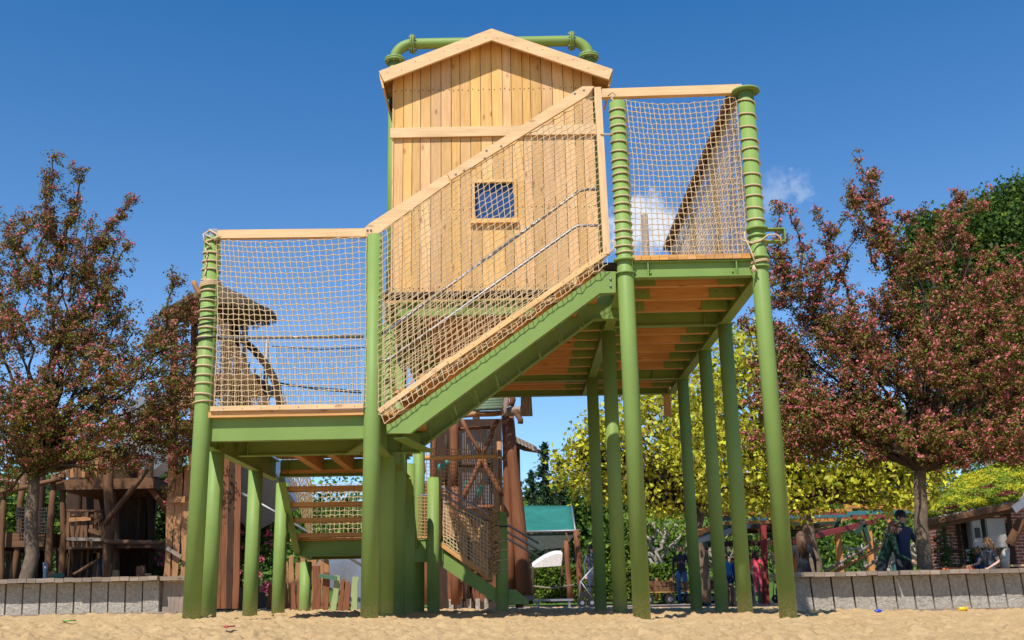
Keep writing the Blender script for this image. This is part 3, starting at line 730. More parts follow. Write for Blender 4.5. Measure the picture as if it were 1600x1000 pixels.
# paving and lawn reaching to the horizon
t = MT('paving', .85, .2); oc = t.coord('Object'); br = t.n('ShaderNodeTexBrick'); br.inputs['Scale'].default_value = 4
br.inputs['Color1'].default_value = (.33, .24, .20, 1); br.inputs['Color2'].default_value = (.25, .20, .18, 1); br.inputs['Mortar'].default_value = (.12, .10, .08, 1); br.inputs['Mortar Size'].default_value = .012
t.l(oc, br.inputs['Vector']); t.base(t.mix(t.mr(t.noise(oc, .6, 5), .35, .7, 0, .5), br.outputs[0], (.38, .29, .2))); PAVE = t.m
m = MB(); m.v = [(-400, 20, -.12), (400, 20, -.12), (400, 900, -.12), (-400, 900, -.12)]; m.face([0, 1, 2, 3], [(0, 0), (1, 0), (1, 1), (0, 1)]); m.build('paving', PAVE, kind='structure')
t = MT('lawn_green', .9, .1); t.base(t.ramp(t.noise(t.coord('Object'), 5, 6), [(.3, (.045, .09, .015)), (.7, (.10, .17, .03))])); LAWN = t.m
m = MB(); m.v = [(-400, 82, -.5), (400, 82, -.5), (400, 100, 9.5), (-400, 100, 8.5), (400, 300, 12), (-400, 300, 12)]; m.face([0, 1, 2, 3], [(0, 0)] * 4); m.face([3, 2, 4, 5], [(0, 0)] * 4); m.build('hill', LAWN, kind='structure')
m = MB(); m.v = [(-400, 36, -.08), (400, 44, -.08), (400, 900, 30), (-400, 900, 30)]; m.face([0, 1, 2, 3], [(0, 0), (1, 0), (1, 1), (0, 1)]); m.build('lawn', LAWN, kind='structure')
t = MT('sand_paving_bed', .95, .1); t.base(t.ramp(t.noise(t.coord('Object'), 9, 6), [(.3, (.48, .32, .15)), (.7, (.57, .39, .20))]))
m = MB(); m.v = [(-300, -300, -.18), (300, -300, -.18), (300, 21, -.18), (-300, 21, -.18)]; m.face([0, 1, 2, 3], [(0, 0), (1, 0), (1, 1), (0, 1)]); m.build('sand_bed', t.m, kind='structure')

# ================================================================== planter walls
t = MT('rough_concrete', .9, .2); oc = t.coord('Object'); n1 = t.noise(oc, 22, 8, .75); n2 = t.noise(oc, 2.5, 4)
t.base(hsv_var(t, t.mix(t.mr(n2, .4, .7, 0, .5), t.ramp(n1, [(.36, (.40, .355, .285)), (.62, (.70, .64, .54))]), (.42, .36, .27)), .82, 1.1)).bump(n1, 1.0, .08); CONC = t.m
SOIL = simple('soil', (.05, .035, .022), .95, nscale=6, bump=.4)
def planter(pts, hgt, label, wood_end=False):
    """pts: ground polyline of the wall face (left to right), world"""
    root = thing('planter_wall', label, 'planter wall', (pts[0][0], pts[0][1], 0), group='low concrete planter walls round the sandpit')
    rnd = random.Random(len(label))
    for (a, b) in zip(pts, pts[1:]):
        a = Vector((a[0], a[1], 0)); b = Vector((b[0], b[1], 0)); L = (b - a).length; d = (b - a) / L; nrm = Vector((d.y, -d.x, 0)); 
        n = max(1, round(L / .285)); st = L / n
        for k in range(n):
            p = a + d * (k * st + .012); q = a + d * ((k + 1) * st - .012); dz = rnd.uniform(-.008, .008); sh = d * .035
            zb, zt_ = -.2, hgt - .07
            m = MB(); top = nrm * .02
            c = [p + nrm * .0 + Vector((0, 0, zb)), q + Vector((0, 0, zb)), q - nrm * .2 + Vector((0, 0, zb)), p - nrm * .2 + Vector((0, 0, zb))]
            c2 = [p + nrm * rnd.uniform(.0, .02) - sh + Vector((0, 0, zt_)), q + nrm * rnd.uniform(0, .02) - sh + Vector((0, 0, zt_)), q - nrm * .2 - sh + Vector((0, 0, zt_)), p - nrm * .2 - sh + Vector((0, 0, zt_))]
            m.hexa(c + c2); m.build('concrete_block', CONC, root)
        m = MB(); m.hexa([a - nrm * .21 + Vector((0, 0, -.2)), b - nrm * .21 + Vector((0, 0, -.2)), b - nrm * .4 + Vector((0, 0, -.2)), a - nrm * .4 + Vector((0, 0, -.2)),
                          a - nrm * .21 + Vector((0, 0, hgt - .08)), b - nrm * .21 + Vector((0, 0, hgt - .08)), b - nrm * .4 + Vector((0, 0, hgt - .08)), a - nrm * .4 + Vector((0, 0, hgt - .08))]); m.build('backing', SOIL, root)
        m = MB(); n2 = max(1, round(L / .15)); s2 = L / n2
        for k in range(n2):
            p = a + d * (k * s2 + .003); q = a + d * ((k + 1) * s2 - .003); o_ = rnd.uniform(.215, .235); z_ = hgt + rnd.uniform(-.006, .006)
            m.hexa([p + nrm * o_ + Vector((0, 0, z_ - .065)), q + nrm * o_ + Vector((0, 0, z_ - .065)), q - nrm * .3 + Vector((0, 0, z_ - .065)), p - nrm * .3 + Vector((0, 0, z_ - .065)),
                    p + nrm * o_ + Vector((0, 0, z_)), q + nrm * o_ + Vector((0, 0, z_)), q - nrm * .3 + Vector((0, 0, z_)), p - nrm * .3 + Vector((0, 0, z_))])
        m.build('seat_slats', GREYW, root)
    return root
gp = lambda p, Y: at(p, 900, Y)
YL, YR = 17.2, 16.6
hL = at(130, 903, YL).z; hR = at(1400, 892, YR).z
xe = at(250, 960, YL).x
rl = planter([(-13, YL + 1.2), (-9.2, YL + .1), (xe, YL)], hL, 'low concrete block wall with wooden seat slats, left of the tower under the flowering tree')
m = MB(); m.box(xe + .01, xe + .42, YL + .05, YL + .11, -.2, hL - .08); m.box(xe - .05, xe + .5, YL - .12, YL + .5, hL - .065, hL - .005); 
m.build('end_boards', GREYW, rl)
xs = at(1242, 950, YR).x
planter([(xs - .02, YR + .5), (xs, YR + .05), (at(1400, 950, YR).x, YR - .12), (at(1600, 950, YR).x, YR - .1), (11, YR + .1)], hR, 'long low concrete block wall with wooden seat slats, right of the tower')
m = MB(); m.box(-13, xe - .1, YL + .45, YL + 9, -.1, hL - .12); m.build('planting_bed', SOIL, kind='structure')
m = MB(); m.box(xs + .35, 12, YR + .4, YR + 1.6, -.1, hR - .14); m.build('planting_bed', SOIL, kind='structure')

# ================================================================== foliage
def leafmat(name, cols, rough=.65, trans=.2):
    t = MT(name, rough, .15); ri = t.n('ShaderNodeNewGeometry').outputs['Random Per Island']
    n = len(cols); c = t.ramp(ri, [(i / max(1, n - 1), q) for i, q in enumerate(cols)])
    t.base(c)
    tr = t.n('ShaderNodeBsdfTranslucent'); t.l(c, tr.inputs[0]); mx = t.n('ShaderNodeMixShader'); mx.inputs[0].default_value = trans
    out = t.t.nodes['Material Output']; t.l(t.b.outputs[0], mx.inputs[1]); t.l(tr.outputs[0], mx.inputs[2]); t.l(mx.outputs[0], out.inputs[0]); return t.m
HLEAF = leafmat('hawthorn_leaf', [(.07, .10, .012), (.15, .085, .022), (.14, .22, .025), (.22, .09, .03), (.10, .06, .016)])
HBLOOM = leafmat('hawthorn_blossom', [(.46, .10, .11), (.66, .20, .22), (.30, .08, .05), (.50, .17, .13)], .7, .15)
YLEAF = leafmat('golden_leaf', [(.50, .49, .03), (.68, .65, .05), (.27, .27, .03), (.52, .50, .035), (.28, .17, .06)], .5, .25)
GLEAF = leafmat('green_leaf', [(.03, .065, .012), (.06, .11, .02), (.045, .09, .016)], .5, .25)
BLEAF = leafmat('bright_green_leaf', [(.12, .19, .02), (.19, .28, .03), (.08, .14, .02)], .5, .3)
CLEAF = leafmat('conifer_needles', [(.018, .04, .018), (.035, .07, .03)], .7, .1)
PINKF = leafmat('pink_flower', [(.6, .10, .16), (.75, .22, .28)], .6, .2)
BARKD = simple('dark_twig_bark', (.055, .038, .026), .95, bump=.3)
BARK = simple('bark', (.15, .105, .07), .95, nscale=9, var=.4, bump=.8)
PBARK = simple('pale_plane_bark', (.30, .26, .20), .9, nscale=6, var=.35, bump=.6)
def leaves(name, P, size, mats, share, parent, seed=0, up=.3, asp=.62):
    """one mesh of many small folded leaves at the points P"""
    rs = np.random.RandomState(seed); n = len(P); P = np.asarray(P, dtype=np.float64)
    nrm = rs.normal(size=(n, 3)); nrm[:, 2] += up * 2; nrm[:, 1] -= up; nrm /= np.linalg.norm(nrm, axis=1)[:, None]
    a = rs.normal(size=(n, 3)); a -= (a * nrm).sum(1)[:, None] * nrm; a /= np.linalg.norm(a, axis=1)[:, None]; b = np.cross(nrm, a)
    s = size * rs.uniform(.6, 1.3, n)[:, None]
    off = np.zeros(3); q_ = parent
    while q_ is not None: off = off + np.array(q_.location); q_ = q_.parent
    C = P - off
    q = np.stack([C - a * s * .5, C + b * s * asp * .5 + nrm * s * .12, C + a * s * .55, C - b * s * asp * .5 + nrm * s * .12], 1).reshape(-1, 3)
    me = bpy.data.meshes.new(name); me.vertices.add(4 * n); me.vertices.foreach_set('co', q.ravel().astype(np.float32))
    me.loops.add(4 * n); me.loops.foreach_set('vertex_index', np.arange(4 * n, dtype=np.int32)); me.polygons.add(n)
    me.polygons.foreach_set('loop_start', np.arange(0, 4 * n, 4, dtype=np.int32)); me.polygons.foreach_set('loop_total', np.full(n, 4, dtype=np.int32))
    for m_ in mats: me.materials.append(m_)
    me.polygons.foreach_set('material_index', np.asarray(share, dtype=np.int32)); me.update(); me.validate()
    o = bpy.data.objects.new(name, me); col.objects.link(o); o.parent = parent; return o
def ell_clumps(c, rx, ry, rz, n, rs, shell=.45):
    d = rs.normal(size=(n, 3)); d /= np.linalg.norm(d, axis=1)[:, None]
    r = (shell + (1 - shell) * rs.uniform(0, 1, n)) ** .6
    return np.array(c) + d * r[:, None] * np.array([rx, ry, rz])
def spray(p0, p1, n, rs, wob=.08):
    p0, p1 = np.array(p0), np.array(p1); t_ = np.linspace(0, 1, n)[:, None]
    w_ = np.cumsum(rs.normal(size=(n, 3)) * wob / math.sqrt(n), 0); return p0 + (p1 - p0) * t_ + w_ + np.array([0, 0, 1]) * .0
def limb_tubes(m, p0, p1, r0, r1, rnd, n=7, wob=.1, sides=7):
    pts = []; rl_ = []; p0 = Vector(p0); p1 = Vector(p1); L = (p1 - p0).length
    for i in range(n + 1):
        t_ = i / n; o_ = Vector((rnd.gauss(0, 1), rnd.gauss(0, 1), rnd.gauss(0, .5))) * wob * L * .12 * (1 if 0 < i < n else 0)
        pts.append(p0.lerp(p1, t_) + o_ + Vector((0, 0, math.sin(t_ * 3.14) * L * .03))); rl_.append(r0 + (r1 - r0) * t_)
    m.tube(pts, r0, sides, r_list=rl_); return pts
def hawthorn(base, trunk_top, ells, sprays, Y, label, seed, lsz=.05, nmul=1.0, r0=.13, pink=1.0):
    """ells: (px, py, rx px, ry px, clumps) on the depth plane Y + dy; sprays: (x0,y0,x1,y1,dy)"""
    rs = np.random.RandomState(seed); rnd = random.Random(seed)
    root = thing('hawthorn_tree', label, 'tree', tuple(base)); S = Y / F
    tm = MB(); limb_tubes(tm, base, trunk_top, r0, r0 * .75, rnd, 6, .10, 12); trunk = tm.build('trunk', BARK, root)
    bm_ = MB(); CL = []
    for (ex, ey, rx, ry, n, dy) in ells:
        c = at(ex, ey, Y + dy); k = (c - Vector((0, 0, CAMZ))).length / F; wx, wz = rx * k, ry * k * 1.03
        cl = ell_clumps(c, wx, min(wx, 1.5) * .9, wz, int(n * nmul), rs); CL.append((cl, .15))
        for q in range(5):
            e = cl[rs.randint(len(cl))]; mid = Vector(trunk_top).lerp(Vector(e), .45) + Vector((0, 0, .15))
            limb_tubes(bm_, trunk_top, mid, r0 * .45, r0 * .2, rnd, 5, .3); limb_tubes(bm_, mid, e, r0 * .2, .008, rnd, 6, .5, 5)
    for (x0, y0, x1, y1, dy) in sprays:
        a, b = at(x0, y0, Y + dy), at(x1, y1, Y + dy * .8); L = (b - a).length; n = int(L / .075)
        pts = spray(a, b, max(4, n), rs, .16)
        bm_.tube([tuple(p) for p in pts[::2]] + [tuple(pts[-1])], .02, 5, r_list=[.028 * (1 - i / (len(pts[::2]) + 1)) + .005 for i in range(len(pts[::2]) + 1)])
        CL.append((pts, .07)); 
        for k_ in range(int(L * 3.2)):     # side twigs
            i0 = rs.randint(len(pts)); d_ = rs.normal(size=3); d_[2] = abs(d_[2]) * .7 + .2; d_ /= np.linalg.norm(d_)
            l_ = rs.uniform(.15, .5) * (1.1 - .6 * i0 / len(pts)); tw = pts[i0] + d_ * np.linspace(0, l_, 6)[:, None]; CL.append((tw, .05))
            bm_.tube([tuple(tw[0]), tuple(tw[3]), tuple(tw[5])], .006, 4, cap=False)
    LP = []; SH = []
    for cl, sp in CL:
        per = 44 if sp > .1 else 16
        for c in cl:
            if sp > .1 and mn.noise(Vector(c) * 1.5) < -.2: continue      # hollows in the crown
            if sp > .1:      # a leafy twig growing outward and up from every point of the crown
                d_ = (c - np.array(trunk_top)); d_ /= np.linalg.norm(d_) + 1e-6; d_ = d_ * .8 + rs.normal(size=3) * .55 + np.array([0, 0, .25]); d_ /= np.linalg.norm(d_); l_ = rs.uniform(.25, .6)
                nodes_ = c + d_ * np.linspace(-.3, .7, rs.randint(6, 10))[:, None] * l_ + rs.normal(size=(1, 3)) * .0
                nodes_ = nodes_ + np.cumsum(rs.normal(size=nodes_.shape) * .025, 0)
                if rs.rand() < .35: bm_.tube([tuple(nodes_[0]), tuple(nodes_[len(nodes_) // 2]), tuple(nodes_[-1])], .006, 3, cap=False)
            else: nodes_ = c[None, :] + rs.normal(size=(2, 3)) * .03
            pk_ = rs.uniform(.1, .95) * pink
            for nd_ in nodes_:
                nd_ = nd_ + rs.normal(size=3) * .03; nl = rs.randint(7, 13); LP.append(nd_ + rs.normal(size=(nl, 3)) * np.array([.042, .042, .03])); SH.append(np.zeros(nl, dtype=int))
                if rs.rand() < pk_: nb = rs.randint(4, 10); LP.append(nd_ + np.array([0, -.02, .03]) + rs.normal(size=(nb, 3)) * np.array([.03, .03, .016])); SH.append(np.ones(nb, dtype=int))
    LP = np.concatenate(LP); SH = np.concatenate(SH)
    bm_.build('branches', BARKD, trunk)
    leaves('crown', LP, lsz, [HLEAF, HBLOOM], SH, root, seed); return root
Yt = 18.6
b_ = at(48, 905, Yt); b_.z = .3
hawthorn(b_, at(53, 745, Yt), [(40, 600, 150, 110, 300, 0), (150, 640, 140, 85, 260, -.3), (60, 470, 115, 95, 170, .2), (-60, 480, 100, 160, 140, .3), (235, 590, 75, 85, 120, 0), (265, 520, 45, 50, 45, .1), (150, 700, 100, 40, 90, -.5), (20, 690, 80, 50, 90, -.4), (150, 520, 60, 60, 60, 0), (270, 660, 45, 60, 55, -.2), (130, 400, 55, 55, 35, .2)],
         [(80, 480, 92, 258, 0), (100, 400, 122, 262, .2), (60, 450, 62, 308, -.3), (110, 470, 215, 318, .2), (120, 500, 228, 375, -.2), (90, 450, 160, 322, .3), (130, 500, 200, 440, 0), (30, 450, 5, 325, .1), (10, 500, -40, 300, .2), (240, 560, 287, 447, 0), (235, 560, 305, 480, .3), (60, 430, 30, 330, -.1), (150, 480, 180, 380, .1), (105, 380, 128, 300, 0), (80, 380, 70, 270, .1), (300, 690, 268, 780, -.2), (40, 720, -10, 780, -.2)],
         Yt, 'pink flowering hawthorn tree rising behind the left concrete wall', 5, pink=.72)
Yt = 17.9
b_ = at(1441, 888, Yt); b_.z = .3
hawthorn(b_, at(1438, 735, Yt), [(1400, 610, 165, 100, 330, 0), (1520, 600, 130, 115, 280, -.2), (1300, 590, 95, 95, 160, .1), (1240, 480, 50, 80, 60, .2), (1480, 470, 100, 80, 150, .1), (1400, 525, 65, 50, 70, 0), (1590, 540, 70, 120, 110, 0), (1260, 650, 90, 60, 90, -.1), (1400, 690, 120, 40, 110, -.5), (1540, 690, 90, 35, 90, -.6), (1460, 380, 50, 45, 26, .1), (1640, 620, 80, 110, 100, .2), (1235, 600, 60, 60, 70, .2), (1270, 675, 90, 45, 80, -.2), (1340, 520, 70, 50, 60, 0)],
         [(1400, 440, 1350, 237, 0), (1375, 380, 1330, 275, .2), (1380, 400, 1440, 315, -.2), (1440, 440, 1498, 292, 0), (1460, 430, 1530, 320, .2), (1220, 480, 1200, 328, .1), (1250, 470, 1235, 338, -.2), (1300, 470, 1355, 385, .1), (1280, 430, 1332, 332, .1), (1250, 560, 1155, 490, 0), (1370, 420, 1345, 300, -.1), (1550, 480, 1600, 400, .2), (1270, 500, 1300, 400, 0), (1330, 500, 1262, 345, .2), (1395, 420, 1405, 300, .2), (1410, 430, 1352, 262, .1), (1240, 440, 1212, 370, 0)],
         Yt, 'dark pink flowering hawthorn tree rising behind the right concrete wall', 9, pink=1.35, nmul=1.1)

def blobtree(name, label, Y, ells, tbase, ttop, mats, lsz, r0, seed, cat='tree', share=0, clump=.5, per=30, group=None, bark=None, twigs=6, up=.3):
    rs = np.random.RandomState(seed); rnd = random.Random(seed); base = Vector(tbase)
    root = thing(name, label, cat, tuple(base), group=group)
    tm = MB(); limb_tubes(tm, base, ttop, r0, r0 * .7, rnd, 6, .2, 10); tr = tm.build('trunk', bark or BARK, root); bm_ = MB(); LP = []
    for (ex, ey, rx, ry, n, dy) in ells:
        c = at(ex, ey, Y + dy); k = (c - Vector((0, 0, CAMZ))).length / F
        cl = ell_clumps(c, rx * k, min(rx, ry) * k * .9, ry * k, n, rs)
        for q in range(twigs):
            e = Vector(cl[rs.randint(len(cl))]); mid = Vector(ttop).lerp(e, .5)
            limb_tubes(bm_, ttop, mid, r0 * .5, r0 * .22, rnd, 5, .35, 6); limb_tubes(bm_, mid, e, r0 * .22, .015, rnd, 5, .5, 5)
        for c_ in cl: LP.append(c_ + rs.normal(size=(int(per * rs.uniform(.5, 1.4)), 3)) * clump * np.array([1, 1, .7]))
    bm_.build('branches', bark or BARKD, tr); LP = np.concatenate(LP)
    leaves('crown', LP, lsz, mats, (rs.rand(len(LP)) < share).astype(int), root, seed, up=up); return root
# golden catalpas
Yc = 27
b_ = at(1275, 900, Yc); b_.z = 0
blobtree('catalpa_tree', 'golden yellow leaved tree whose brown trunk stands behind the right concrete wall', Yc,
         [(1300, 700, 150, 75, 130, 0), (1180, 640, 110, 95, 110, .3), (1400, 750, 85, 50, 70, -.5), (1250, 760, 120, 45, 80, -.3), (1130, 720, 80, 80, 70, 0), (1430, 720, 60, 50, 30, 0), (1190, 550, 50, 40, 18, 0)], b_, at(1258, 780, Yc), [YLEAF, BLEAF], .155, .2, 21, share=.06, clump=.25, per=30, up=.0, twigs=11)
Yc = 30
b_ = at(1098, 915, Yc); b_.z = 0
blobtree('catalpa_tree', 'golden yellow leaved tree seen between the right rear posts of the tower', Yc,
         [(1020, 690, 110, 85, 130, 0), (930, 740, 60, 45, 45, .3), (1080, 640, 90, 80, 80, .3), (960, 700, 50, 55, 40, .3), (1040, 760, 90, 40, 60, 0), (895, 735, 28, 28, 12, 0), (1150, 560, 45, 40, 14, 0), (905, 700, 16, 16, 6, 0)], b_, at(1095, 800, Yc), [YLEAF, BLEAF], .165, .2, 22, share=.05, clump=.27, per=30, up=.0, twigs=11)
# big green trees beyond
Yg = 42
b_ = at(1540, 900, Yg); b_.z = 0
blobtree('oak_tree', 'tall dark green leafy tree at the far right behind the hawthorn', Yg,
         [(1570, 400, 80, 80, 240, 0), (1470, 440, 60, 85, 170, .5), (1530, 360, 35, 40, 60, 0), (1590, 330, 35, 40, 60, 0), (1460, 380, 40, 45, 60, 0), (1550, 520, 120, 90, 220, 0), (1620, 450, 90, 110, 200, 0), (1560, 640, 120, 60, 130, 1)], b_, at(1540, 700, Yg), [GLEAF, BLEAF], .20, .35, 31, share=.15, clump=.38, per=75)
def fir(name, label, cx, ytop, ybase, Y, halfw, seed, mat=None, group=None):
    rs = np.random.RandomState(seed); top = at(cx, ytop, Y); base = Vector((top.x, Y, .0 if Y < 45 else (Y - 45) * .02)); root = thing(name, label, 'tree', tuple(base), group=group)
    m = MB(); m.tube([base, top], .2, 7, r_list=[.22, .02]); m.build('trunk', BARK, root); LP = []
    H = top.z - base.z; hw = halfw * Y / F; n = int(H * 9)
    for i in range(n):
        t_ = (i / n) ** .8; z = base.z + H * (.12 + .88 * t_); r = hw * (1 - t_) ** .85 * rs.uniform(.55, 1.15) + .05; a = rs.uniform(0, 6.28)
        s_ = np.linspace(0.1, 1, 9)[:, None]; p = np.array([top.x, Y, z]) + s_ * np.array([math.cos(a) * r, math.sin(a) * r, -.18 * r])
        LP.append(np.repeat(p, 7, 0) + rs.normal(size=(63, 3)) * (.05 + .05 * r))
    LP = np.concatenate(LP); leaves('crown', LP, .17, [mat or CLEAF], np.zeros(len(LP)), root, seed, up=.2, asp=.4); return root
fir('spruce_tree', 'tallest dark spruce in the gap between the old tower and the golden tree', 850, 692, 900, 46, 40, 41)
fir('spruce_tree', 'smaller dark spruce just right of the tallest spruce', 874, 712, 900, 49, 27, 42)
fir('spruce_tree', 'slim dark spruce left of the tallest spruce beside the old tower', 829, 736, 900, 47, 30, 43)
for i, (cx, cy, rx, ry, Y, lab) in enumerate(((800, 825, 30, 36, 48, 'rounded mid green tree beside the old timber tower'), (900, 800, 70, 45, 52, 'wide mid green tree above the teal canopy'),
        (985, 860, 50, 40, 44, 'green bushy tree between the tower posts above the hedge'), (20, 800, 55, 60, 40, 'green tree glimpsed through the far left castle'))):
    b_ = at(cx, 920, Y); b_.z = 0
    blobtree('leafy_tree', lab, Y, [(cx, cy, rx, ry, 150, 0), (cx - rx * .5, cy + 25, rx * .7, ry * .8, 70, 0), (cx + rx * .6, cy + 20, rx * .6, ry * .8, 70, 0)], b_, at(cx, cy + 20, Y), [GLEAF, BLEAF], .24, .2, 50 + i, share=.45, clump=.4, per=30)
# far-off wood as one mass
rs = np.random.RandomState(77); LP = []
for k in range(2600):
    x = rs.uniform(-60, 60); Y = rs.uniform(62, 80); zt_ = 7.5 + 2.2 * math.sin(x * .21) + 1.4 * math.sin(x * .57 + 1) + (2 if x > 8 else 0) ; zt_ = min(zt_, 6.8) if -1 < x < 10 else zt_; z = rs.uniform(0, 1) ** .7 * zt_
    LP.append(np.array([x, Y, z]) + rs.normal(size=(42, 3)) * .75)
LP = np.concatenate(LP); o = leaves('woodland', LP, .34, [GLEAF, BLEAF], (rs.rand(len(LP)) < .3).astype(int), None, 3); tag(o, kind='stuff')
o['label'] = 'distant green woodland along the horizon'
# hedges
def hedge(x0, x1, Y, d, h, label, seed, mats=(BLEAF, GLEAF), lsz=.12, dens=2000, share=.3, z0=0, name='clipped_hedge', cat='hedge'):
    rs = np.random.RandomState(seed); n = int(dens * (x1 - x0) * h); P = np.stack([rs.uniform(x0, x1, n), Y + d * rs.uniform(0, 1, n) ** 2, z0 + h * rs.uniform(0, 1, n) ** .8], 1)
    nt_ = int(n * .3); T = np.stack([rs.uniform(x0, x1, nt_), Y + d * rs.uniform(0, 1, nt_), z0 + h + rs.normal(size=nt_) * .04], 1)
    root = thing(name, label, cat, ((x0 + x1) / 2, Y, z0)); P = np.concatenate([P, T])
    leaves('foliage', P, lsz, list(mats), (rs.rand(len(P)) < share).astype(int), root, seed)
    m = MB(); m.box(x0 + .05, x1 - .05, Y + .14, Y + d - .1, z0, z0 + h - .1); m.build('twig_core', SOIL, root); return root
Yh = 38
hedge(at(832, 900, Yh).x, at(1060, 900, Yh).x, Yh, 1.0, at(950, 886, Yh).z, 'trimmed bright green hedge below the teal canopy', 61)
hedge(at(215, 900, 30).x, at(262, 900, 30).x, 30, 1, 1.9, 'bright green shrub seen between castle and plank screen', 62, lsz=.12, name='green_shrub', cat='shrub')
# rhododendron
for k, (x0, x1, y0, Y, lab) in enumerate(((228, 275, 730, 27, 'dark green bush with pink blooms between castle and plank screen'), (362, 425, 770, 24, 'dark green bush with pink blooms behind the grey slide'))):
    rs = np.random.RandomState(70 + k); cx = (x0 + x1) / 2; b_ = at(cx, 930, Y); b_.z = 0; ell = [(cx, 820, (x1 - x0) * .6, 95 if k == 0 else 55, 110, 0)]
    r_ = blobtree('flowering_bush', lab, Y, ell, b_, at(cx, 880, Y), [GLEAF, BLEAF], .13, .06, 70 + k, cat='bush', share=.2, clump=.2, per=34)
    LP = [];
    for q in range(26):
        c = np.array(at(rs.uniform(x0, x1), rs.uniform(y0, y0 + 150), Y - .55)); LP.append(c + rs.normal(size=(26, 3)) * .05)
    leaves('blooms', np.concatenate(LP), .09, [PINKF], np.zeros(26 * 26), r_, 5 + k)
# pollarded plane trees with knuckled pale limbs
def plane(px_, Y, top, label, seed):
    rnd = random.Random(seed); rs = np.random.RandomState(seed); b = at(px_, 930, Y); b.z = 0; root = thing('pollarded_plane_tree', label, 'tree', tuple(b), group='pollarded plane trees in the background')
    m = MB(); h = at(px_, top, Y).z; f = Vector((b.x, Y, h * .5)); limb_tubes(m, b, f, .17, .14, rnd, 5, .15, 9); tips = []
    for k in range(7):
        a = k * .9 + rnd.random(); r = rnd.uniform(.25, .8); e = f + Vector((math.cos(a) * r, math.sin(a) * r * .6, h * rnd.uniform(.25, .5))); limb_tubes(m, f, e, .075, .05, rnd, 5, .9, 7); m.ball(e, .085, 7, 5)
        for q in range(2):
            e2 = e + Vector((rnd.uniform(-.5, .5), rnd.uniform(-.3, .3), rnd.uniform(.25, .6))); limb_tubes(m, e, e2, .055, .04, rnd, 3, .5, 6); m.ball(e2, .09, 7, 5); tips.append(e2)
    m.build('trunk', PBARK, root); LP = np.concatenate([np.array(t_) + rs.normal(size=(60, 3)) * .22 for t_ in tips]); leaves('crown', LP, .13, [BLEAF], np.zeros(len(LP)), root, seed)
plane(1030, 40, 830, 'knuckly pale plane tree left of the standing adult', 81); plane(1062, 44, 835, 'knuckly pale plane tree behind the standing adult', 82)
plane(1140, 38, 835, 'knuckly pale plane tree between the right rear posts', 83); plane(1390, 34, 835, 'knuckly pale plane tree behind the orange pergola posts', 84); plane(1225, 40, 850, 'knuckly pale plane tree right of the red pergola post', 85); plane(1450, 38, 840, 'knuckly pale plane tree behind the man in blue', 86)
# ================================================================== background timber play buildings
rnd = random.Random(101)
def log(m, p, q, r, r2=None, wob=.0, n=4, sides=10):
    p = Vector(p); q = Vector(q); pts = [p.lerp(q, i / n) + (Vector((rnd.gauss(0, wob), rnd.gauss(0, wob), 0)) if 0 < i < n else Vector((0, 0, 0))) for i in range(n + 1)]
    r2 = r if r2 is None else r2; m.tube(pts, r, sides, r_list=[(r + (r2 - r) * i / n) * rnd.uniform(.94, 1.06) for i in range(n + 1)])
def one(parent, name, mat, fn):
    m = MB(); fn(m); return m.build(name, mat, parent)
def plog(parent, name, a, b, Y, w, mat=OAKB, Y2=None, w2=None, wob=.02):
    """log between two image points standing at depth Y; w = width in photo pixels"""
    p, q = at(*a, Y), at(*b, Y2 or Y); k = w * Y / F / 2; return one(parent, name, mat, lambda m: log(m, p, q, k, (w2 or w) * Y / F / 2, wob))
def plank(parent, name, a, b, Y, w, mat=OAKB, th=.03, bend=0, Y2=None):
    """rough board between two image points, crooked like the hand-cut ones"""
    p, q = at(*a, Y), at(*b, Y2 or Y); k = w * Y / F; m = MB(); n = 6; d = (q - p); sdv = Vector((d.z, 0, -d.x)).normalized(); ph = rnd.uniform(0, 6)
    pts = [p + d * (i / n) + sdv * bend * k * math.sin(i / n * 5 + ph) for i in range(n + 1)]
    b0 = len(m.v); ou, ov = rnd.random() * 40, rnd.random() * 40
    for i, c in enumerate(pts):
        ww = k * .5 * (1 + .12 * math.sin(i * 2.1 + ph))
        for s_, yy in ((-1, 0), (1, 0), (1, th), (-1, th)): m.v.append(tuple(c + sdv * s_ * ww + Vector((0, yy, 0))))
    L = d.length
    for i in range(n):
        for e in range(4):
            e2 = (e + 1) % 4; u0, u1 = ou + L * i / n, ou + L * (i + 1) / n; v0, v1 = ((0, k), (k, k + th), (k + th, 2 * k + th), (2 * k + th, 2 * k + 2 * th))[e]
            m.face([b0 + i * 4 + e, b0 + i * 4 + e2, b0 + i * 4 + 4 + e2, b0 + i * 4 + 4 + e], [(u0, ov + v0), (u0, ov + v1), (u1, ov + v1), (u1, ov + v0)])
    m.face([b0, b0 + 3, b0 + 2, b0 + 1], [(ou, ov)] * 4); e = b0 + n * 4; m.face([e, e + 1, e + 2, e + 3], [(ou, ov)] * 4)
    return m.build(name, mat, parent)
def slabx(parent, name, x0, x1, y, Y, d, th, mat):
    p, q = at(x0, y, Y), at(x1, y, Y); return one(parent, name, mat, lambda m: m.box(p.x, q.x, Y, Y + d, (p.z + q.z) / 2 - th, (p.z + q.z) / 2))

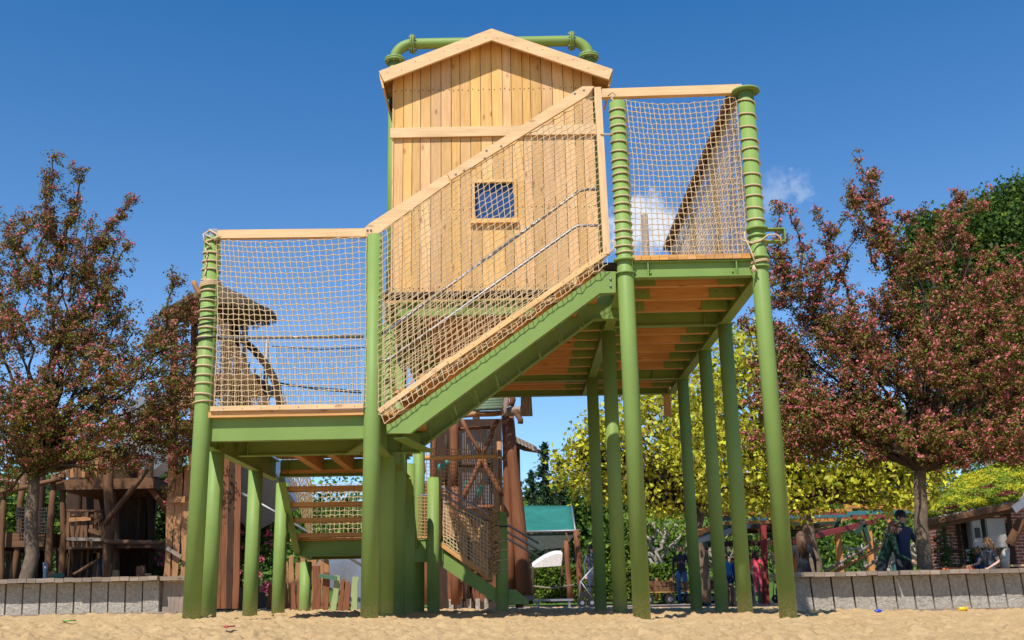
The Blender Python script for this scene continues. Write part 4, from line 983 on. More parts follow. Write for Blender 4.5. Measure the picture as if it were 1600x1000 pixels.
# ---- castle of logs on the left
Yk_ = 22.5
cas = thing('timber_castle', 'dark brown play castle of crooked logs and boards behind the left concrete wall', 'play castle', (at(130, 900, Yk_).x, Yk_, 0))
for a, b, w, w2, mt, dy in (((168, 940), (172, 690), 17, 15, OAKB, 0), ((181, 940), (180, 760), 11, 10, OAKB, .5), ((20, 930), (38, 740), 11, 10, OAKB, .3), ((2, 935), (6, 760), 9, 9, OAKB, 0), ((96, 925), (99, 740), 11, 9, OAKB, .2), ((72, 930), (84, 742), 12, 9, OAKB, 0),
                            ((218, 930), (222, 740), 13, 12, DARKW, 2), ((120, 930), (122, 700), 12, 12, DARKW, 2), ((60, 930), (62, 700), 12, 12, DARKW, 2.2), ((235, 900), (236, 720), 10, 10, DARKW, 1.0)):
    plog(cas, 'log_post', a, b, Yk_ + dy, w, mt, w2=w2)
plog(cas, 'brace', (163, 820), (231, 732), Yk_ - .3, 9, OAKB); plog(cas, 'brace', (205, 715), (262, 800), Yk_ + .2, 9, OAKR); plog(cas, 'brace', (115, 898), (152, 877), Yk_ - .2, 6, OAKB); plog(cas, 'crossbar', (162, 846), (254, 849), Yk_ - .2, 8, OAKB)
plog(cas, 'crossbar', (105, 798), (160, 799), Yk_ - .1, 4, OAKB)
slabx(cas, 'floor', 88, 240, 748, Yk_ + .0, 2.4, .22, OAKB); slabx(cas, 'floor', 104, 236, 845, Yk_ + .1, 2.2, .16, OAKB); slabx(cas, 'floor', 0, 70, 832, Yk_ + .2, 2.2, .30, OAKB); slabx(cas, 'floor', -60, 0, 838, Yk_ + .2, 2.2, .30, OAKB)
for k in range(11): plank(cas, 'board', (92 + k * 6.4, 746), (93 + k * 6.5, 715 + rnd.uniform(-8, 8)), Yk_ + .05, 5.3, OAKB if k % 3 else GOLD, bend=.12)
for k in range(8): plank(cas, 'board', (106 + k * 7, 843), (108 + k * 7 + rnd.uniform(-2, 2), 800 + rnd.uniform(-3, 6)), Yk_ + .0, 5, OAKB, bend=.2)
plank(cas, 'board', (108, 812), (142, 810), Yk_ - .06, 6, GOLD); plank(cas, 'board', (138, 828), (160, 834), Yk_ - .06, 7, OAKB); plank(cas, 'board', (146, 818), (160, 806), Yk_ - .06, 6, OAKB); plank(cas, 'crossbar', (104, 842), (160, 843), Yk_ - .06, 5, GREYW)
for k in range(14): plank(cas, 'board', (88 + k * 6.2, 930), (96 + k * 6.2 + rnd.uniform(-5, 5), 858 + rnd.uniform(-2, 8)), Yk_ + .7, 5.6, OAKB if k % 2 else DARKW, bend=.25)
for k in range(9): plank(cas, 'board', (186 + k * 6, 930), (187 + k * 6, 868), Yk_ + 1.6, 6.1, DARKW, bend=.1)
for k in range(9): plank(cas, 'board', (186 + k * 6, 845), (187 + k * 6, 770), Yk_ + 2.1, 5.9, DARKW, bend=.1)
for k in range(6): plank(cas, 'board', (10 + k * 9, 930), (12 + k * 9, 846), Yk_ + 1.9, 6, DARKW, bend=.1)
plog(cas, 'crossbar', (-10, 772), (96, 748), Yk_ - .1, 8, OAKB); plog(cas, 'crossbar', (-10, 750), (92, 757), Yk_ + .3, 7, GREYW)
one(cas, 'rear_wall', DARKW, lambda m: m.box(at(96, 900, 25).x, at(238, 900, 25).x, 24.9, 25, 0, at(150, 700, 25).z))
rn = MB()
for j in range(8):
    y_ = 793 + j * 5.4; rn.tube([at(26, y_, Yk_ + .1), at(50, y_ + 3, Yk_ + .1), at(74, y_ + 1, Yk_ + .1)], .011, 4, cap=False)
for i in range(13): rn.tube([at(26 + i * 4, 792, Yk_ + .1), at(26 + i * 4, 833, Yk_ + .1)], .011, 4, cap=False)
rn.build('rope_net', CAP, cas)
# odd stumps and painted boards standing behind the left wall
def stump(px_, ytop, w, Y, mat, name, label, cat, lean=0, round_=False, base=908):
    if round_:
        m = MB(); log(m, at(px_, base + 30, Y), at(px_ + lean, ytop, Y), w * Y / F / 2, None, .0); o = m.build(name, mat)
    else: o = plank(None, name, (px_, base + 30), (px_ + lean, ytop), Y, w, mat, th=.05, bend=.03)
    return tag(o, label, cat)
Ys = 19.6
stump(71, 879, 7, Ys, DSTEEL, 'round_peg', 'short grey round peg behind the left wall near the hawthorn trunk', 'peg', round_=True)
stump(154, 873, 7, Ys, BLACKP, 'round_peg', 'tall dark round peg behind the left wall below the castle', 'peg', 2, True)
stump(168, 881, 12, Ys, OAKR, 'fence_board', 'squat red brown board beside the tall dark peg', 'board')
stump(180, 891, 9, Ys, GOLD, 'fence_board', 'low orange pointed board right of the squat red brown one', 'board')
stump(218, 884, 12, Ys, OAKR, 'fence_board', 'wedge topped orange brown board near the end of the left wall', 'board', 1)
stump(231, 896, 9, Ys, GOLD, 'fence_board', 'lowest orange board next to the wedge topped one', 'board')
DGREEN = paint('dark_green_stain', (.05, .13, .07), .6); LIME = wood('lime_painted_board', (.30, .36, .15), (.24, .30, .11), (.15, .2, .07), knots=False)
tag(plank(None, 'fence_board', (78, 903), (99, 898), Ys - .1, 7, DGREEN, th=.05), 'green slanting board lying on the left wall', 'board')
stump(80, 893, 11, Ys, GOLD, 'fence_board', 'orange block board under the slanting green board', 'board')
stump(242, 900, 11, Ys, LIME, 'fence_board', 'pale lime board just showing over the left wall end', 'board')

# ---- screens of crooked planks
scr_ = thing('plank_screen', 'tall golden brown screen of three wavy boards left of the front left post', 'fence', (at(277, 920, 18.6).x, 18.6, 0))
for a, b in (((258, 945), (270, 732)), ((271, 945), (281, 730)), ((285, 945), (293, 727)), ((296, 945), (303, 735))): plank(scr_, 'board', a, b, 18.6, 11.5, GOLD, th=.04, bend=.13)
plank(scr_, 'crosspiece', (264, 781), (289, 780), 18.5, 9, GOLD); plank(scr_, 'crosspiece', (260, 856), (283, 870), 18.5, 5, GREYW)
scd = thing('dark_plank_screen', 'tall dark brown board screen between the left posts', 'fence', (at(354, 930, 18.9).x, 18.9, 0))
for k in range(4): plank(scd, 'board', (339 + k * 9.5, 951), (344 + k * 9.5, 702 + rnd.uniform(-4, 6)), 18.9, 9.4, OAKR if k != 2 else DARKW, th=.05, bend=.03)
Yf_ = 20.5
pk = thing('picket_fence', 'crooked fence of orange brown and lime boards under the low platform', 'fence', (at(500, 940, Yf_).x, Yf_, 0))
for a, b, w, mt in (((493, 952), (495, 884), 12, OAKR), ((508, 952), (509, 894), 9.5, OAKR), ((521, 950), (527, 899), 8.5, LIME), ((531, 952), (536, 905), 6.5, OAKR), ((541, 952), (542, 909), 9, OAKR), ((552, 951), (556, 901), 9, LIME), ((444, 950), (443, 911), 11, OAKR), ((457, 950), (457, 910), 9, OAKR), ((468, 950), (468, 912), 8, OAKR), ((422, 950), (423, 915), 9, OAKR), ((480, 952), (483, 888), 6.5, DSTEEL)):
    plank(pk, 'board', (a[0], a[1] + 6), b, Yf_, w, mt, th=.05, bend=.1)
plank(pk, 'board', (498, 899), (526, 904), Yf_ - .1, 6, DGREEN, th=.05); plog(pk, 'crossbar', (415, 930), (447, 931), Yf_ + .08, 5, GOLD); plog(pk, 'crossbar', (486, 944), (548, 946), Yf_ + .08, 5, GOLD)
pk2 = thing('picket_fence', 'golden board fence standing behind the crooked orange and lime fence', 'fence', (at(500, 940, 22.5).x, 22.5, 0))
for k in range(9): plank(pk2, 'board', (436 + k * 9, 950), (438 + k * 9, 868 + rnd.uniform(-5, 12)), 22.5, 7.5, GOLD, bend=.12)
# ---- steel tube slide
SLATE = simple('slide_grey_steel', (.30, .32, .36), .35, .6, var=.1, bump=.02)
sl = thing('metal_slide', 'grey sheet steel slide running down behind the left posts', 'slide', (at(440, 930, 23).x, 23, 0))
p, q = at(362, 700, 22.5), at(430, 800, 23.5); m = MB(); m.beam(p, q, 1.2, .85, up=(0, 1, .2)); m.build('chute', SLATE, sl)
p, q = at(515, 868, 23.5), at(590, 925, 23); m = MB(); m.beam(p, q, .9, .6, up=(0, 1, .2)); m.build('chute', SLATE, sl)
m = MB(); m.beam(at(532, 930, 23.2), at(532, 872, 23.2), .18, .16); m.build('support', SLATE, sl); m = MB(); m.tube([at(368, 765, 22.2), at(430, 800, 22.2), at(600, 905, 22.2)], .03, 6); m.build('side_rail', STEEL, sl)
p, q = at(205, 640, 24.5), at(268, 720, 24.5); m = MB(); m.beam(p, q, 1.1, .7, up=(0, 1, .2)); m.build('chute', SLATE, sl)

# ---- thatched tower
Yh_ = 23.5
tt = thing('thatched_tower', 'wooden play tower with a pointed thatched roof seen behind the front left net', 'play tower', (at(345, 930, Yh_).x, Yh_, 0))
t = MT('thatch', .95, .1); mp = t.n('ShaderNodeMapping'); mp.inputs['Scale'].default_value = (14, 14, 2); t.l(t.coord('Object'), mp.inputs[0]); nn = t.noise(mp.outputs[0], 2.5, 6, .7)
t.base(t.ramp(nn, [(.3, (.07, .052, .035)), (.7, (.22, .165, .11))])).bump(nn, 1, .06); THATCH = t.m
m = MB(); apx = at(336, 441, Yh_); ez = at(336, 492, Yh_).z; xl_, xr_ = at(252, 492, Yh_).x, at(430, 495, Yh_).x; cx_ = apx.x; hw = (xr_ - xl_) / 2; cx0 = (xl_ + xr_) / 2
n_ = 28; tip = Vector((cx_, Yh_, apx.z)); rim = []; rim2 = []; mid = []
for k in range(n_):
    a = 2 * math.pi * k / n_; e = 1.0; jz = rnd.uniform(-.03, .03)
    rim.append(Vector((cx0 + math.cos(a) * hw * e * .98, Yh_ + math.sin(a) * hw * e * .8, ez + jz))); mid.append(tip.lerp(rim[-1], .5) + Vector((0, 0, .03))); rim2.append(rim[-1] + Vector((-math.cos(a) * .38, -math.sin(a) * .38, -.10 + jz)))
b0 = len(m.v); m.v += [tuple(tip)] + [tuple(v) for v in mid] + [tuple(v) for v in rim] + [tuple(v) for v in rim2] + [(cx_, Yh_, ez + .25)]
for k in range(n_):
    k2 = (k + 1) % n_; U = [(0, 0)] * 4
    m.face([b0, b0 + 1 + k, b0 + 1 + k2], U[:3], True); m.face([b0 + 1 + k, b0 + 1 + n_ + k, b0 + 1 + n_ + k2, b0 + 1 + k2], U, True); m.face([b0 + 1 + n_ + k, b0 + 1 + 2 * n_ + k, b0 + 1 + 2 * n_ + k2, b0 + 1 + n_ + k2], U); m.face([b0 + 1 + 2 * n_ + k, b0 + 1 + 3 * n_, b0 + 1 + 2 * n_ + k2], U[:3])
for k in range(260):
    a = rnd.uniform(0, 6.283); kk = int(a / 6.2832 * n_) % n_; p = rim[kk].lerp(rim[(kk + 1) % n_], rnd.random()); m.tube([p + Vector((0, 0, .03)), p + Vector((math.cos(a) * .05, math.sin(a) * .05, -rnd.uniform(.05, .12)))], .012, 3, cap=False)
m.build('thatched_roof', THATCH, tt)
plog(tt, 'ridge_pole', (302, 440), (312, 462), Yh_ - 1.2, 9, GOLD)
for a, b, w, dy in (((268, 940), (272, 500), 13, -.8), ((330, 700), (332, 498), 10, -.7), ((352, 945), (356, 505), 12, -.8), ((388, 700), (384, 505), 8, -.7), ((300, 945), (304, 500), 12, .9), ((372, 945), (370, 505), 12, .9)): plog(tt, 'log_post', a, b, Yh_ + dy, w, DARKW if w < 12 or a[0] > 340 else OAKR)
for k in range(5): plog(tt, 'balustrade_post', (346 + k * 9, 640), (347 + k * 8, 505), Yh_ + .1, 4, DARKW)
slabx(tt, 'floor', 262, 400, 585, Yh_ - .9, 2, .16, OAKB); slabx(tt, 'floor', 262, 400, 655, Yh_ - .9, 2, .2, OAKB)
for k in range(7): plank(tt, 'board', (268 + k * 6, 640), (268 + k * 6, 592), Yh_ - .85, 5, GOLD, bend=.05)
plog(tt, 'crossbar', (255, 560), (312, 553), Yh_ - .9, 6, OAKR); plog(tt, 'crossbar', (258, 640), (312, 630), Yh_ - .9, 8, GOLD)
m = MB(); pts = [(372, 525), (395, 545), (418, 572), (432, 600), (439, 640), (442, 700)]
for a, b in zip(pts, pts[1:]): m.beam(at(*a, Yh_ - .2), at(*b, Yh_ - .2), .12, .16)
m.build('curved_rail', DARKW, tt)
m = MB()
for k in range(7):
    a = pts[0][0] + k * 9; m.tube([at(a, 548 + k * 9, Yh_ - .1), at(a - 12, 640 + k, Yh_ - .1)], .02, 5)
m.build('rail_ropes', CAP, tt)
for k in range(9): plank(tt, 'board', (318 + k * 7, 700), (318 + k * 7, 655), Yh_ - .5, 6.5, DARKW)
plog(tt, 'log_post', (270, 735), (266, 650), Yh_ - 1, 13, OAKR)
# far hanging-rope screen seen in the gap
rs_ = thing('rope_curtain', 'fine grey rope netting with sagging cables behind the front left net', 'rope net', (at(500, 640, 25).x, 25, 0)); m = MB()
for k in range(52): m.tube([at(432 + k * 2.6, 541, 25), at(433 + k * 2.6, 652, 25)], .0045, 3, cap=False)
m.build('hanging_ropes', CAP, rs_); m = MB()
m.tube([at(425, 541, 25), at(500, 546, 25), at(570, 543, 25)], .012, 4); m.tube([at(434, 598, 24.9), at(500, 609, 24.9), at(566, 614, 24.9)], .018, 4); m.tube([at(434, 602, 24.9), at(500, 606, 24.9), at(566, 611, 24.9)], .012, 4); m.tube([at(431, 652, 25), at(570, 652, 25)], .02, 4); m.build('carrying_cables', CAP, rs_)
m = MB(); a = at(420, 630, 25); b = at(575, 630, 25)
for x_, zt_ in ((a.x - .1, 530), (b.x + .1, 530)): m.cyl((x_, 25, -.05), (x_, 25, at(500, zt_, 25).z), .06, 10)
m.build('mast', DSTEEL, rs_)

# ---- centre timber tower
Yc_ = 21
ct = thing('timber_tower', 'large red brown log play tower behind the lower stair flight', 'play tower', (at(745, 940, Yc_).x, Yc_, 0))
for a, b, w, w2, dy, mt in (((822, 945), (795, 640), 24, 15, 0, OAKR), ((800, 945), (788, 610), 15, 14, .2, OAKR), ((786, 940), (780, 690), 8, 8, .6, GOLD), ((711, 760), (709, 650), 14, 15, 0, OAKR), ((712, 945), (711, 760), 15, 14, 0, OAKR), ((676, 760), (680, 670), 9, 7, .4, OAKR), ((659, 755), (654, 690), 7, 7, .5, OAKR), ((668, 945), (664, 755), 9, 9, .6, OAKR),
                          ((765, 800), (765, 670), 9, 9, 1.6, DARKW), ((695, 760), (697, 680), 8, 7, 1.2, DARKW), ((745, 945), (744, 640), 12, 11, 2.4, DARKW)):
    plog(ct, 'log_post', a, b, Yc_ + dy, w, mt, w2=w2, wob=.008)
plog(ct, 'brace', (722, 656), (751, 709), Yc_ - .1, 6, OAKR); plog(ct, 'brace', (779, 656), (754, 709), Yc_ - .1, 7, OAKR); plog(ct, 'brace', (752, 716), (722, 782), Yc_ - .1, 8, OAKR); plog(ct, 'brace', (755, 716), (784, 776), Yc_ - .1, 8, OAKR); plog(ct, 'brace', (651, 770), (663, 725), Yc_ - .3, 6, GOLD); plog(ct, 'brace', (720, 800), (765, 888), Yc_ - .3, 11, GOLD); plog(ct, 'brace', (700, 790), (705, 865), Yc_ - .3, 12, GOLD); plog(ct, 'brace', (745, 850), (755, 820), Yc_ - .3, 6, GOLD)
plog(ct, 'crossbar', (716, 670), (766, 668), Yc_ + .1, 5, OAKR); plog(ct, 'crossbar', (716, 726), (770, 727), Yc_ + .1, 7, DARKW); plog(ct, 'crossbar', (724, 795), (772, 791), Yc_ - .2, 7, OAKR); plog(ct, 'top_beam', (724, 649), (784, 645), Yc_ - .1, 9, GOLD); plog(ct, 'top_beam', (790, 643), (816, 641), Yc_ - .3, 15, GREYW); plog(ct, 'top_beam', (806, 640), (813, 662), Yc_ - .5, 9, OAKB); plog(ct, 'top_beam', (718, 641), (790, 634), Yc_ + .6, 7, OAKR)
plog(ct, 'log_post', (799, 634), (800, 598), Yc_, 9, OAKR)
m = MB(); m.box(at(672, 800, Yc_ + 2.3).x, at(786, 800, Yc_ + 2.3).x, Yc_ + 2.3, Yc_ + 2.36, -.1, at(740, 655, Yc_ + 2.3).z); m.build('rear_wall', DARKW, ct)  # dark sheet added to fill in the tower's shaded interior
m = MB()
for k in range(15): x_ = 720 + k * 3.6; m.tube([at(x_, 673, Yc_ + .15), at(x_, 790, Yc_ + .15)], .012, 5, cap=False)
m.build('chain_curtain', DSTEEL, ct)
m = MB()     # corrugated underside of the little roof
for k in range(7):
    y_ = 612 + k * 4.2; m.tube([at(740 - k * 1, y_ + 2, Yc_ - .2 - k * .06), at(788 - k * .5, y_, Yc_ - .2 - k * .06)], .045, 6)
m.build('green_roof_boards', simple('mossy_boards', (.12, .16, .09), .8), ct); plank(ct, 'roof_edge', (797, 598), (786, 646), Yc_ - .5, 6, GREYW)
rr_ = thing('shingle_roof', 'small brown shingled roof jutting out behind the old timber tower', 'roof', (at(815, 695, 24.5).x, 24.5, 0)); m = MB()
for r_ in range(4):
    for k in range(6): 
        p = at(800 + k * 5.5 + r_ * .5, 680 + k * 2.6 + r_ * 2.3, 24.5 - r_ * .15); m.beam(p, p + Vector((.12, -.1, -.09)), .16, .025, up=(.3, 0, 1))
m.build('shingles', GREYW, rr_); m = MB(); m.beam(at(797, 690, 24.7), at(832, 704, 24.3), .6, .08); m.build('underboards', OAKB, rr_); m = MB(); m.cyl(at(812, 950, 24.7), at(806, 692, 24.7), .09, 8); m.build('post', OAKB, rr_)
for k in range(11): plank(ct, 'board', (704 + k * 7.0, 940), (704 + k * 7.0 + rnd.uniform(-4, 4), 900 - 14 * math.sin(k * 1.3) - (35 if k < 2 else 0)), Yc_ + .5, 6.8, OAKR, bend=.08)
for k in range(6): one(ct, 'foot', CONC, lambda m, k=k: m.box(at(700 + k * 14, 950, Yc_).x, at(707 + k * 14, 950, Yc_).x, Yc_ + .3, Yc_ + .5, -.1, .22))
TEALP = paint('teal_paint', (.03, .30, .24), .5); 
for a, b in (((732, 757), (737, 744)), ((745, 772), (752, 764)), ((690, 730), (698, 722))): one(ct, 'painted_toy_shape', TEALP, lambda m, a=a, b=b: (m.ball(at(*a, Yc_ + .8), .09, 8, 6), m.ball(at(*b, Yc_ + .8), .07, 8, 6), m.beam(at(*a, Yc_ + .8), at(*b, Yc_ + .8), .07, .07)))
plank(ct, 'foot_board', (805, 936), (835, 934), Yc_ - .3, 8, GREYW, th=.3)

# ================================================================== canopies, hedge side
TEAL = simple('teal_canvas', (.015, .14, .115), .7, nscale=3, bump=.05); AWNSHADE = simple('awning_shade_dark', (.05, .06, .05), .8)
Yt_ = 33
cn = thing('teal_canopy', 'teal green canvas awning on timber posts right of the old timber tower', 'awning', (at(860, 930, Yt_).x, Yt_, 0))
A, B, C_, D = at(818, 790, Yt_ + 1.5), at(893, 790, Yt_ + 1.5), at(899, 829, Yt_ - .5), at(812, 831, Yt_ - .5)
m = MB(); n_ = 8; G_ = [[None] * (n_ + 1) for _ in range(n_ + 1)]
for i in range(n_ + 1):
    for j in range(n_ + 1):
        u, v = i / n_, j / n_; p = A.lerp(B, u).lerp(D.lerp(C_, u), v); p.z -= .12 * math.sin(math.pi * u) * math.sin(math.pi * v); m.v.append(tuple(p)); G_[i][j] = len(m.v) - 1
for i in range(n_):
    for j in range(n_): m.face([G_[i][j], G_[i][j + 1], G_[i + 1][j + 1], G_[i + 1][j]], [(0, 0)] * 4, True)
o = m.build('canvas_roof', TEAL, cn); md = o.modifiers.new('thick', 'SOLIDIFY'); md.thickness = .02
m = MB(); m.hexa([D + Vector((.1, .05, -.55)), C_ + Vector((-.3, .05, -.5)), C_ + Vector((-.3, .07, -.5)), D + Vector((.1, .07, -.55)), D + Vector((.1, .05, -.06)), C_ + Vector((0, .05, -.06)), C_ + Vector((0, .07, -.06)), D + Vector((.1, .07, -.06))]); m.build('under_awning_shade', AWNSHADE, cn)  # dark sheet standing in for the shadow below the awning
m = MB(); m.tube([D, C_, C_ + Vector((.15, 0, .02))], .035, 6); m.tube([B, C_], .03, 6); m.tube([at(835, 852, Yt_ - .4), at(880, 853, Yt_ - .4)], .03, 6); m.build('steel_frame', STEEL, cn)
for a, b, w in (((908, 930), (900, 828), 10), ((891, 935), (885, 845), 9)): plog(cn, 'timber_post', a, b, Yt_ - .5, w, OAKR, w2=w * .9, wob=.01)
plank(cn, 'brace', (889, 846), (884, 832), Yt_ - .6, 3, OAKB)
WHT = simple('white_canvas', (.62, .56, .52), .7, bump=0)
wc = thing('white_canopy', 'small white arched canvas cover above the hedge', 'awning', (at(860, 900, 36).x, 36, 0)); m = MB(); n_ = 10; prv = None
for i in range(n_ + 1):
    t_ = i / n_; x_ = 832 + 47 * t_; y_ = 885 - 20 * math.sin(t_ * 1.75) ; a = at(x_, y_, 36); b = a + Vector((0, 1.2, .15)); m.v += [tuple(a), tuple(b)]
    if i: k = len(m.v); m.face([k - 4, k - 2, k - 1, k - 3], [(0, 0)] * 4, True)
a0, a1 = at(832, 887, 36), at(877, 884, 36); k0 = len(m.v)
m.v += [tuple(a0), tuple(a1)]; m.face([k0, k0 + 1] + [2 * i for i in range(n_, -1, -1)], [(0, 0)] * (n_ + 3))
o = m.build('canvas', WHT, wc); m = MB(); m.cyl(at(833, 940, 36), at(833, 886, 36), .04, 8); m.cyl(at(878, 940, 36), at(878, 884, 36), .04, 8); m.build('poles', DARKW, wc)
m = MB(); m.tube([at(834, 916, 27), at(860, 919, 27), at(897, 914, 27)], .022, 6); tag(m.build('slack_rope', GREYW), 'slack pale rope hanging in front of the hedge below the teal awning', 'rope')
def bench(name, label, x0, x1, ytop, Y, mat, dep=.45, h=None, cat='bench'):
    a, b = at(x0, ytop, Y), at(x1, ytop, Y); r_ = thing(name, label, cat, ((a.x + b.x) / 2, Y, 0)); z = (a.z + b.z) / 2
    m = MB(); m.box(a.x, b.x, Y, Y + dep, z - .05, z); m.build('seat', mat, r_)
    for x_ in (a.x + .08, b.x - .12):
        m = MB(); m.box(x_, x_ + .05, Y + .03, Y + dep - .03, -.08, z - .052); m.build('leg', DSTEEL, r_)
    return r_
bench('bench', 'low grey metal bench below the teal awning', 834, 896, 936, 26, DSTEEL)
# hand carts and pushchairs
WHEEL = BLACKP
def cart(px_, Y, w, label, stroller=False, name='hand_cart', group='wooden hand carts parked by the hedge'):
    b = at(px_, 930, Y); r_ = thing(name, label, 'hand cart' if not stroller else 'pushchair', (b.x, Y, 0), group=None if stroller else group); x0, x1 = b.x - w / 2, b.x + w / 2
    if not stroller:
        m = MB(); m.box(x0, x1, Y, Y + .55, .28, .32); m.build('floor', DECKW, r_)
        for y_ in (Y - .02, Y + .55):
            for z_ in (.33, .46): one(r_, 'side_board', OAKB, lambda m: m.box(x0, x1, y_, y_ + .02, z_, z_ + .11))
        one(r_, 'end_board', OAKB, lambda m: m.box(x0, x0 + .02, Y, Y + .55, .33, .56)); one(r_, 'end_board', GOLD, lambda m: m.box(x1 - .02, x1, Y, Y + .55, .33, .6))
        one(r_, 'handle', DSTEEL, lambda m: m.tube([(x0, Y + .27, .3), (x0 - .35, Y + .27, .7), (x0 - .38, Y + .1, .72)], .018, 6))
    else:
        one(r_, 'frame', DSTEEL, lambda m: [m.tube(q, .016, 6) for q in ([(x0 + .05, Y, .15), (x0 + .1, Y, .6), (x1, Y + .1, 1.0)], [(x1 - .1, Y, .15), (x0 + .1, Y, .6)], [(x0 + .05, Y + .4, .15), (x0 + .1, Y + .4, .6), (x1, Y + .4, 1.0)], [(x1, Y + .1, 1.0), (x1, Y + .4, 1.0)])])
        one(r_, 'seat', BLACKP, lambda m: (m.beam((x0 + .1, Y + .2, .5), (x1 - .1, Y + .2, .45), .36, .06), m.beam((x1 - .12, Y + .2, .45), (x1 + .02, Y + .2, .9), .36, .05), m.box(x0 + .12, x1 - .1, Y + .03, Y + .38, .18, .34)))
    for xx in (x0 + .12, x1 - .12):
        for y_ in (Y - .06, Y + (.58 if not stroller else .42)):
            rr_ = .15 if not stroller else .11; wh = one(r_, 'wheel', BLACKP, lambda m: m.cyl((xx, y_, rr_ - .06), (xx, y_ + .05, rr_ - .06), rr_, 18)); one(wh, 'hub', DSTEEL, lambda m: m.cyl((xx, y_ - .008, rr_ - .06), (xx, y_ - .002, rr_ - .06), rr_ * .45, 12))
cart(1030, 31, .85, 'wooden hand cart nearest the hedge, left of the standing adult'); cart(1096, 31, .8, 'wooden hand cart half hidden behind the second rear post from the right'); cart(1056, 34, .7, 'small wooden hand cart behind the first cart')
cart(917, 29, .5, 'black pushchair beside the timber post of the teal awning', True, 'pushchair'); cart(1225, 30, .5, 'grey hooded pushchair beside the red pergola post', True, 'pushchair')
one_ = MB(); one_.box(at(1003, 905, 35).x, at(1052, 905, 35).x, 35, 35.05, at(1010, 917, 35).z, at(1010, 908, 35).z); 
for x_ in (1004, 1026, 1049): one_.cyl(at(x_, 940, 35.06), at(x_, 903, 35.06), .05, 8)
tag(one_.build('rail_fence', OAKB), 'low brown timber rail behind the hand carts', 'fence')
# outdoor tables
for x0, x1, lab in ((1172, 1198, 'timber picnic table where the child in pink sits'), (1131, 1150, 'rough log sided table with children in blue')):
    bench('picnic_table', lab, x0, x1, 912, 31, GREYW, .8, cat='table')
for k in range(6): pass
lg = thing('log_palisade', 'short palisade of brown logs behind the right rear posts', 'palisade', (at(1140, 930, 30).x, 30, 0))
for k in range(6): plog(lg, 'log', (1130 + k * 3.6, 948), (1130 + k * 3.6, 917 + (k % 2)), 30, 3.6, GREYW if k % 2 else OAKB, wob=.0)
one(lg, 'log', OAKB, lambda m: m.cyl((0, 30, -.3), (0, 30, -.2), .02, 5)) if False else None

# ================================================================== pergola
RED = wood('red_stained_timber', (.30, .035, .025), (.20, .02, .016), (.1, .01, .01), knots=False); ORG = wood('orange_stained_timber', (.56, .24, .04), (.42, .15, .02), (.2, .07, .01), knots=False)
TEALW = wood('teal_stained_timber', (.04, .17, .20), (.025, .10, .13), (.01, .05, .07), knots=False); DGW = wood('dark_green_timber', (.02, .06, .035), (.012, .04, .022), (.01, .02, .01), knots=False)
Ypg = 33
pg_ = thing('pergola', 'painted timber pergola with red, orange and teal beams behind the right wall', 'pergola', (at(1260, 930, Ypg).x, Ypg, 0))
for a, b, w, mt, dy in (((1107, 950), (1100, 826), 7, TEALW, -2), ((1198, 950), (1192, 820), 8, RED, -2), ((1318, 945), (1308, 823), 8, ORG, 0), ((1366, 945), (1357, 830), 8, ORG, 0), ((1242, 945), (1243, 842), 8, ORG, 2), ((1398, 945), (1402, 800), 7, TEALW, 3)):
    p, q = at(*a, Ypg + dy), at(*b, Ypg + dy); k = w * Ypg / F; one(pg_, 'post', mt, lambda m: m.beam((p.x, p.y, -.1), q, k, k, up=(0, 1, 0)))
def pbeam(a, b, Ya, Yb, w, mt, nm='beam'):
    p, q = at(*a, Ya), at(*b, Yb); k = w * Ya / F; return one(pg_, nm, mt, lambda m: m.beam(p, q, .1, k))
pbeam((1236, 846), (1408, 805), 31, 35, 8, RED); pbeam((1100, 851), (1240, 847), 33, 31, 8, DARKW); pbeam((1086, 846), (1200, 812), 29, 35, 8, DSTEEL); pbeam((1086, 834), (1108, 826), 29, 30, 7, ORG); pbeam((1190, 838), (1330, 830), 34, 35, 7, DGW)
pbeam((1318, 789), (1434, 794), 33, 33, 8, ORG); pbeam((1320, 802), (1430, 800), 34, 34, 6, TEALW); pbeam((1250, 812), (1400, 806), 35, 35, 6, RED)
for i, (y_, mt) in enumerate(((797, ORG), (806, TEALW), (803, RED), (812, ORG), (817, DGW), (820, RED), (826, DARKW))):
    pbeam((1105 + i * 6, y_ + 6), (1330 - i * 4, y_), 30 + i * .8, 31 + i * .8, 4.5, mt, 'slat')
for a, b, mt in (((1303, 832), (1312, 808), DGW), ((1335, 834), (1352, 818), DGW), ((1350, 820), (1358, 846), DGW), ((1387, 812), (1402, 836), ORG), ((1246, 862), (1254, 838), ORG), ((1186, 826), (1198, 850), ORG), ((1204, 850), (1212, 822), DGW)): pbeam(a, b, 32.8, 32.8, 6, mt, 'brace')
one(pg_, 'roof_sheet', DARKW, lambda m: m.box(at(1108, 840, 33).x, at(1300, 840, 33).x, 33.2, 37, at(1200, 828, 35).z, at(1200, 828, 35).z + .05))
# log climbing frame of white and brown poles behind the wall
lf = thing('log_climber', 'low climber of pale logs and white poles under the pergola end', 'climber', (at(1340, 930, 29).x, 29, 0))
for a, b, w, mt in (((1288, 893), (1360, 852), 5, GREYW), ((1300, 896), (1376, 855), 6, GOLD), ((1345, 890), (1382, 868), 6, GREYW), ((1372, 900), (1382, 862), 5, OAKB), ((1308, 893), (1330, 858), 3, STEEL), ((1346, 850), (1352, 892), 3, STEEL), ((1318, 857), (1346, 858), 3, STEEL)): plog(lf, 'pole', a, b, 29, w, mt, wob=.005)

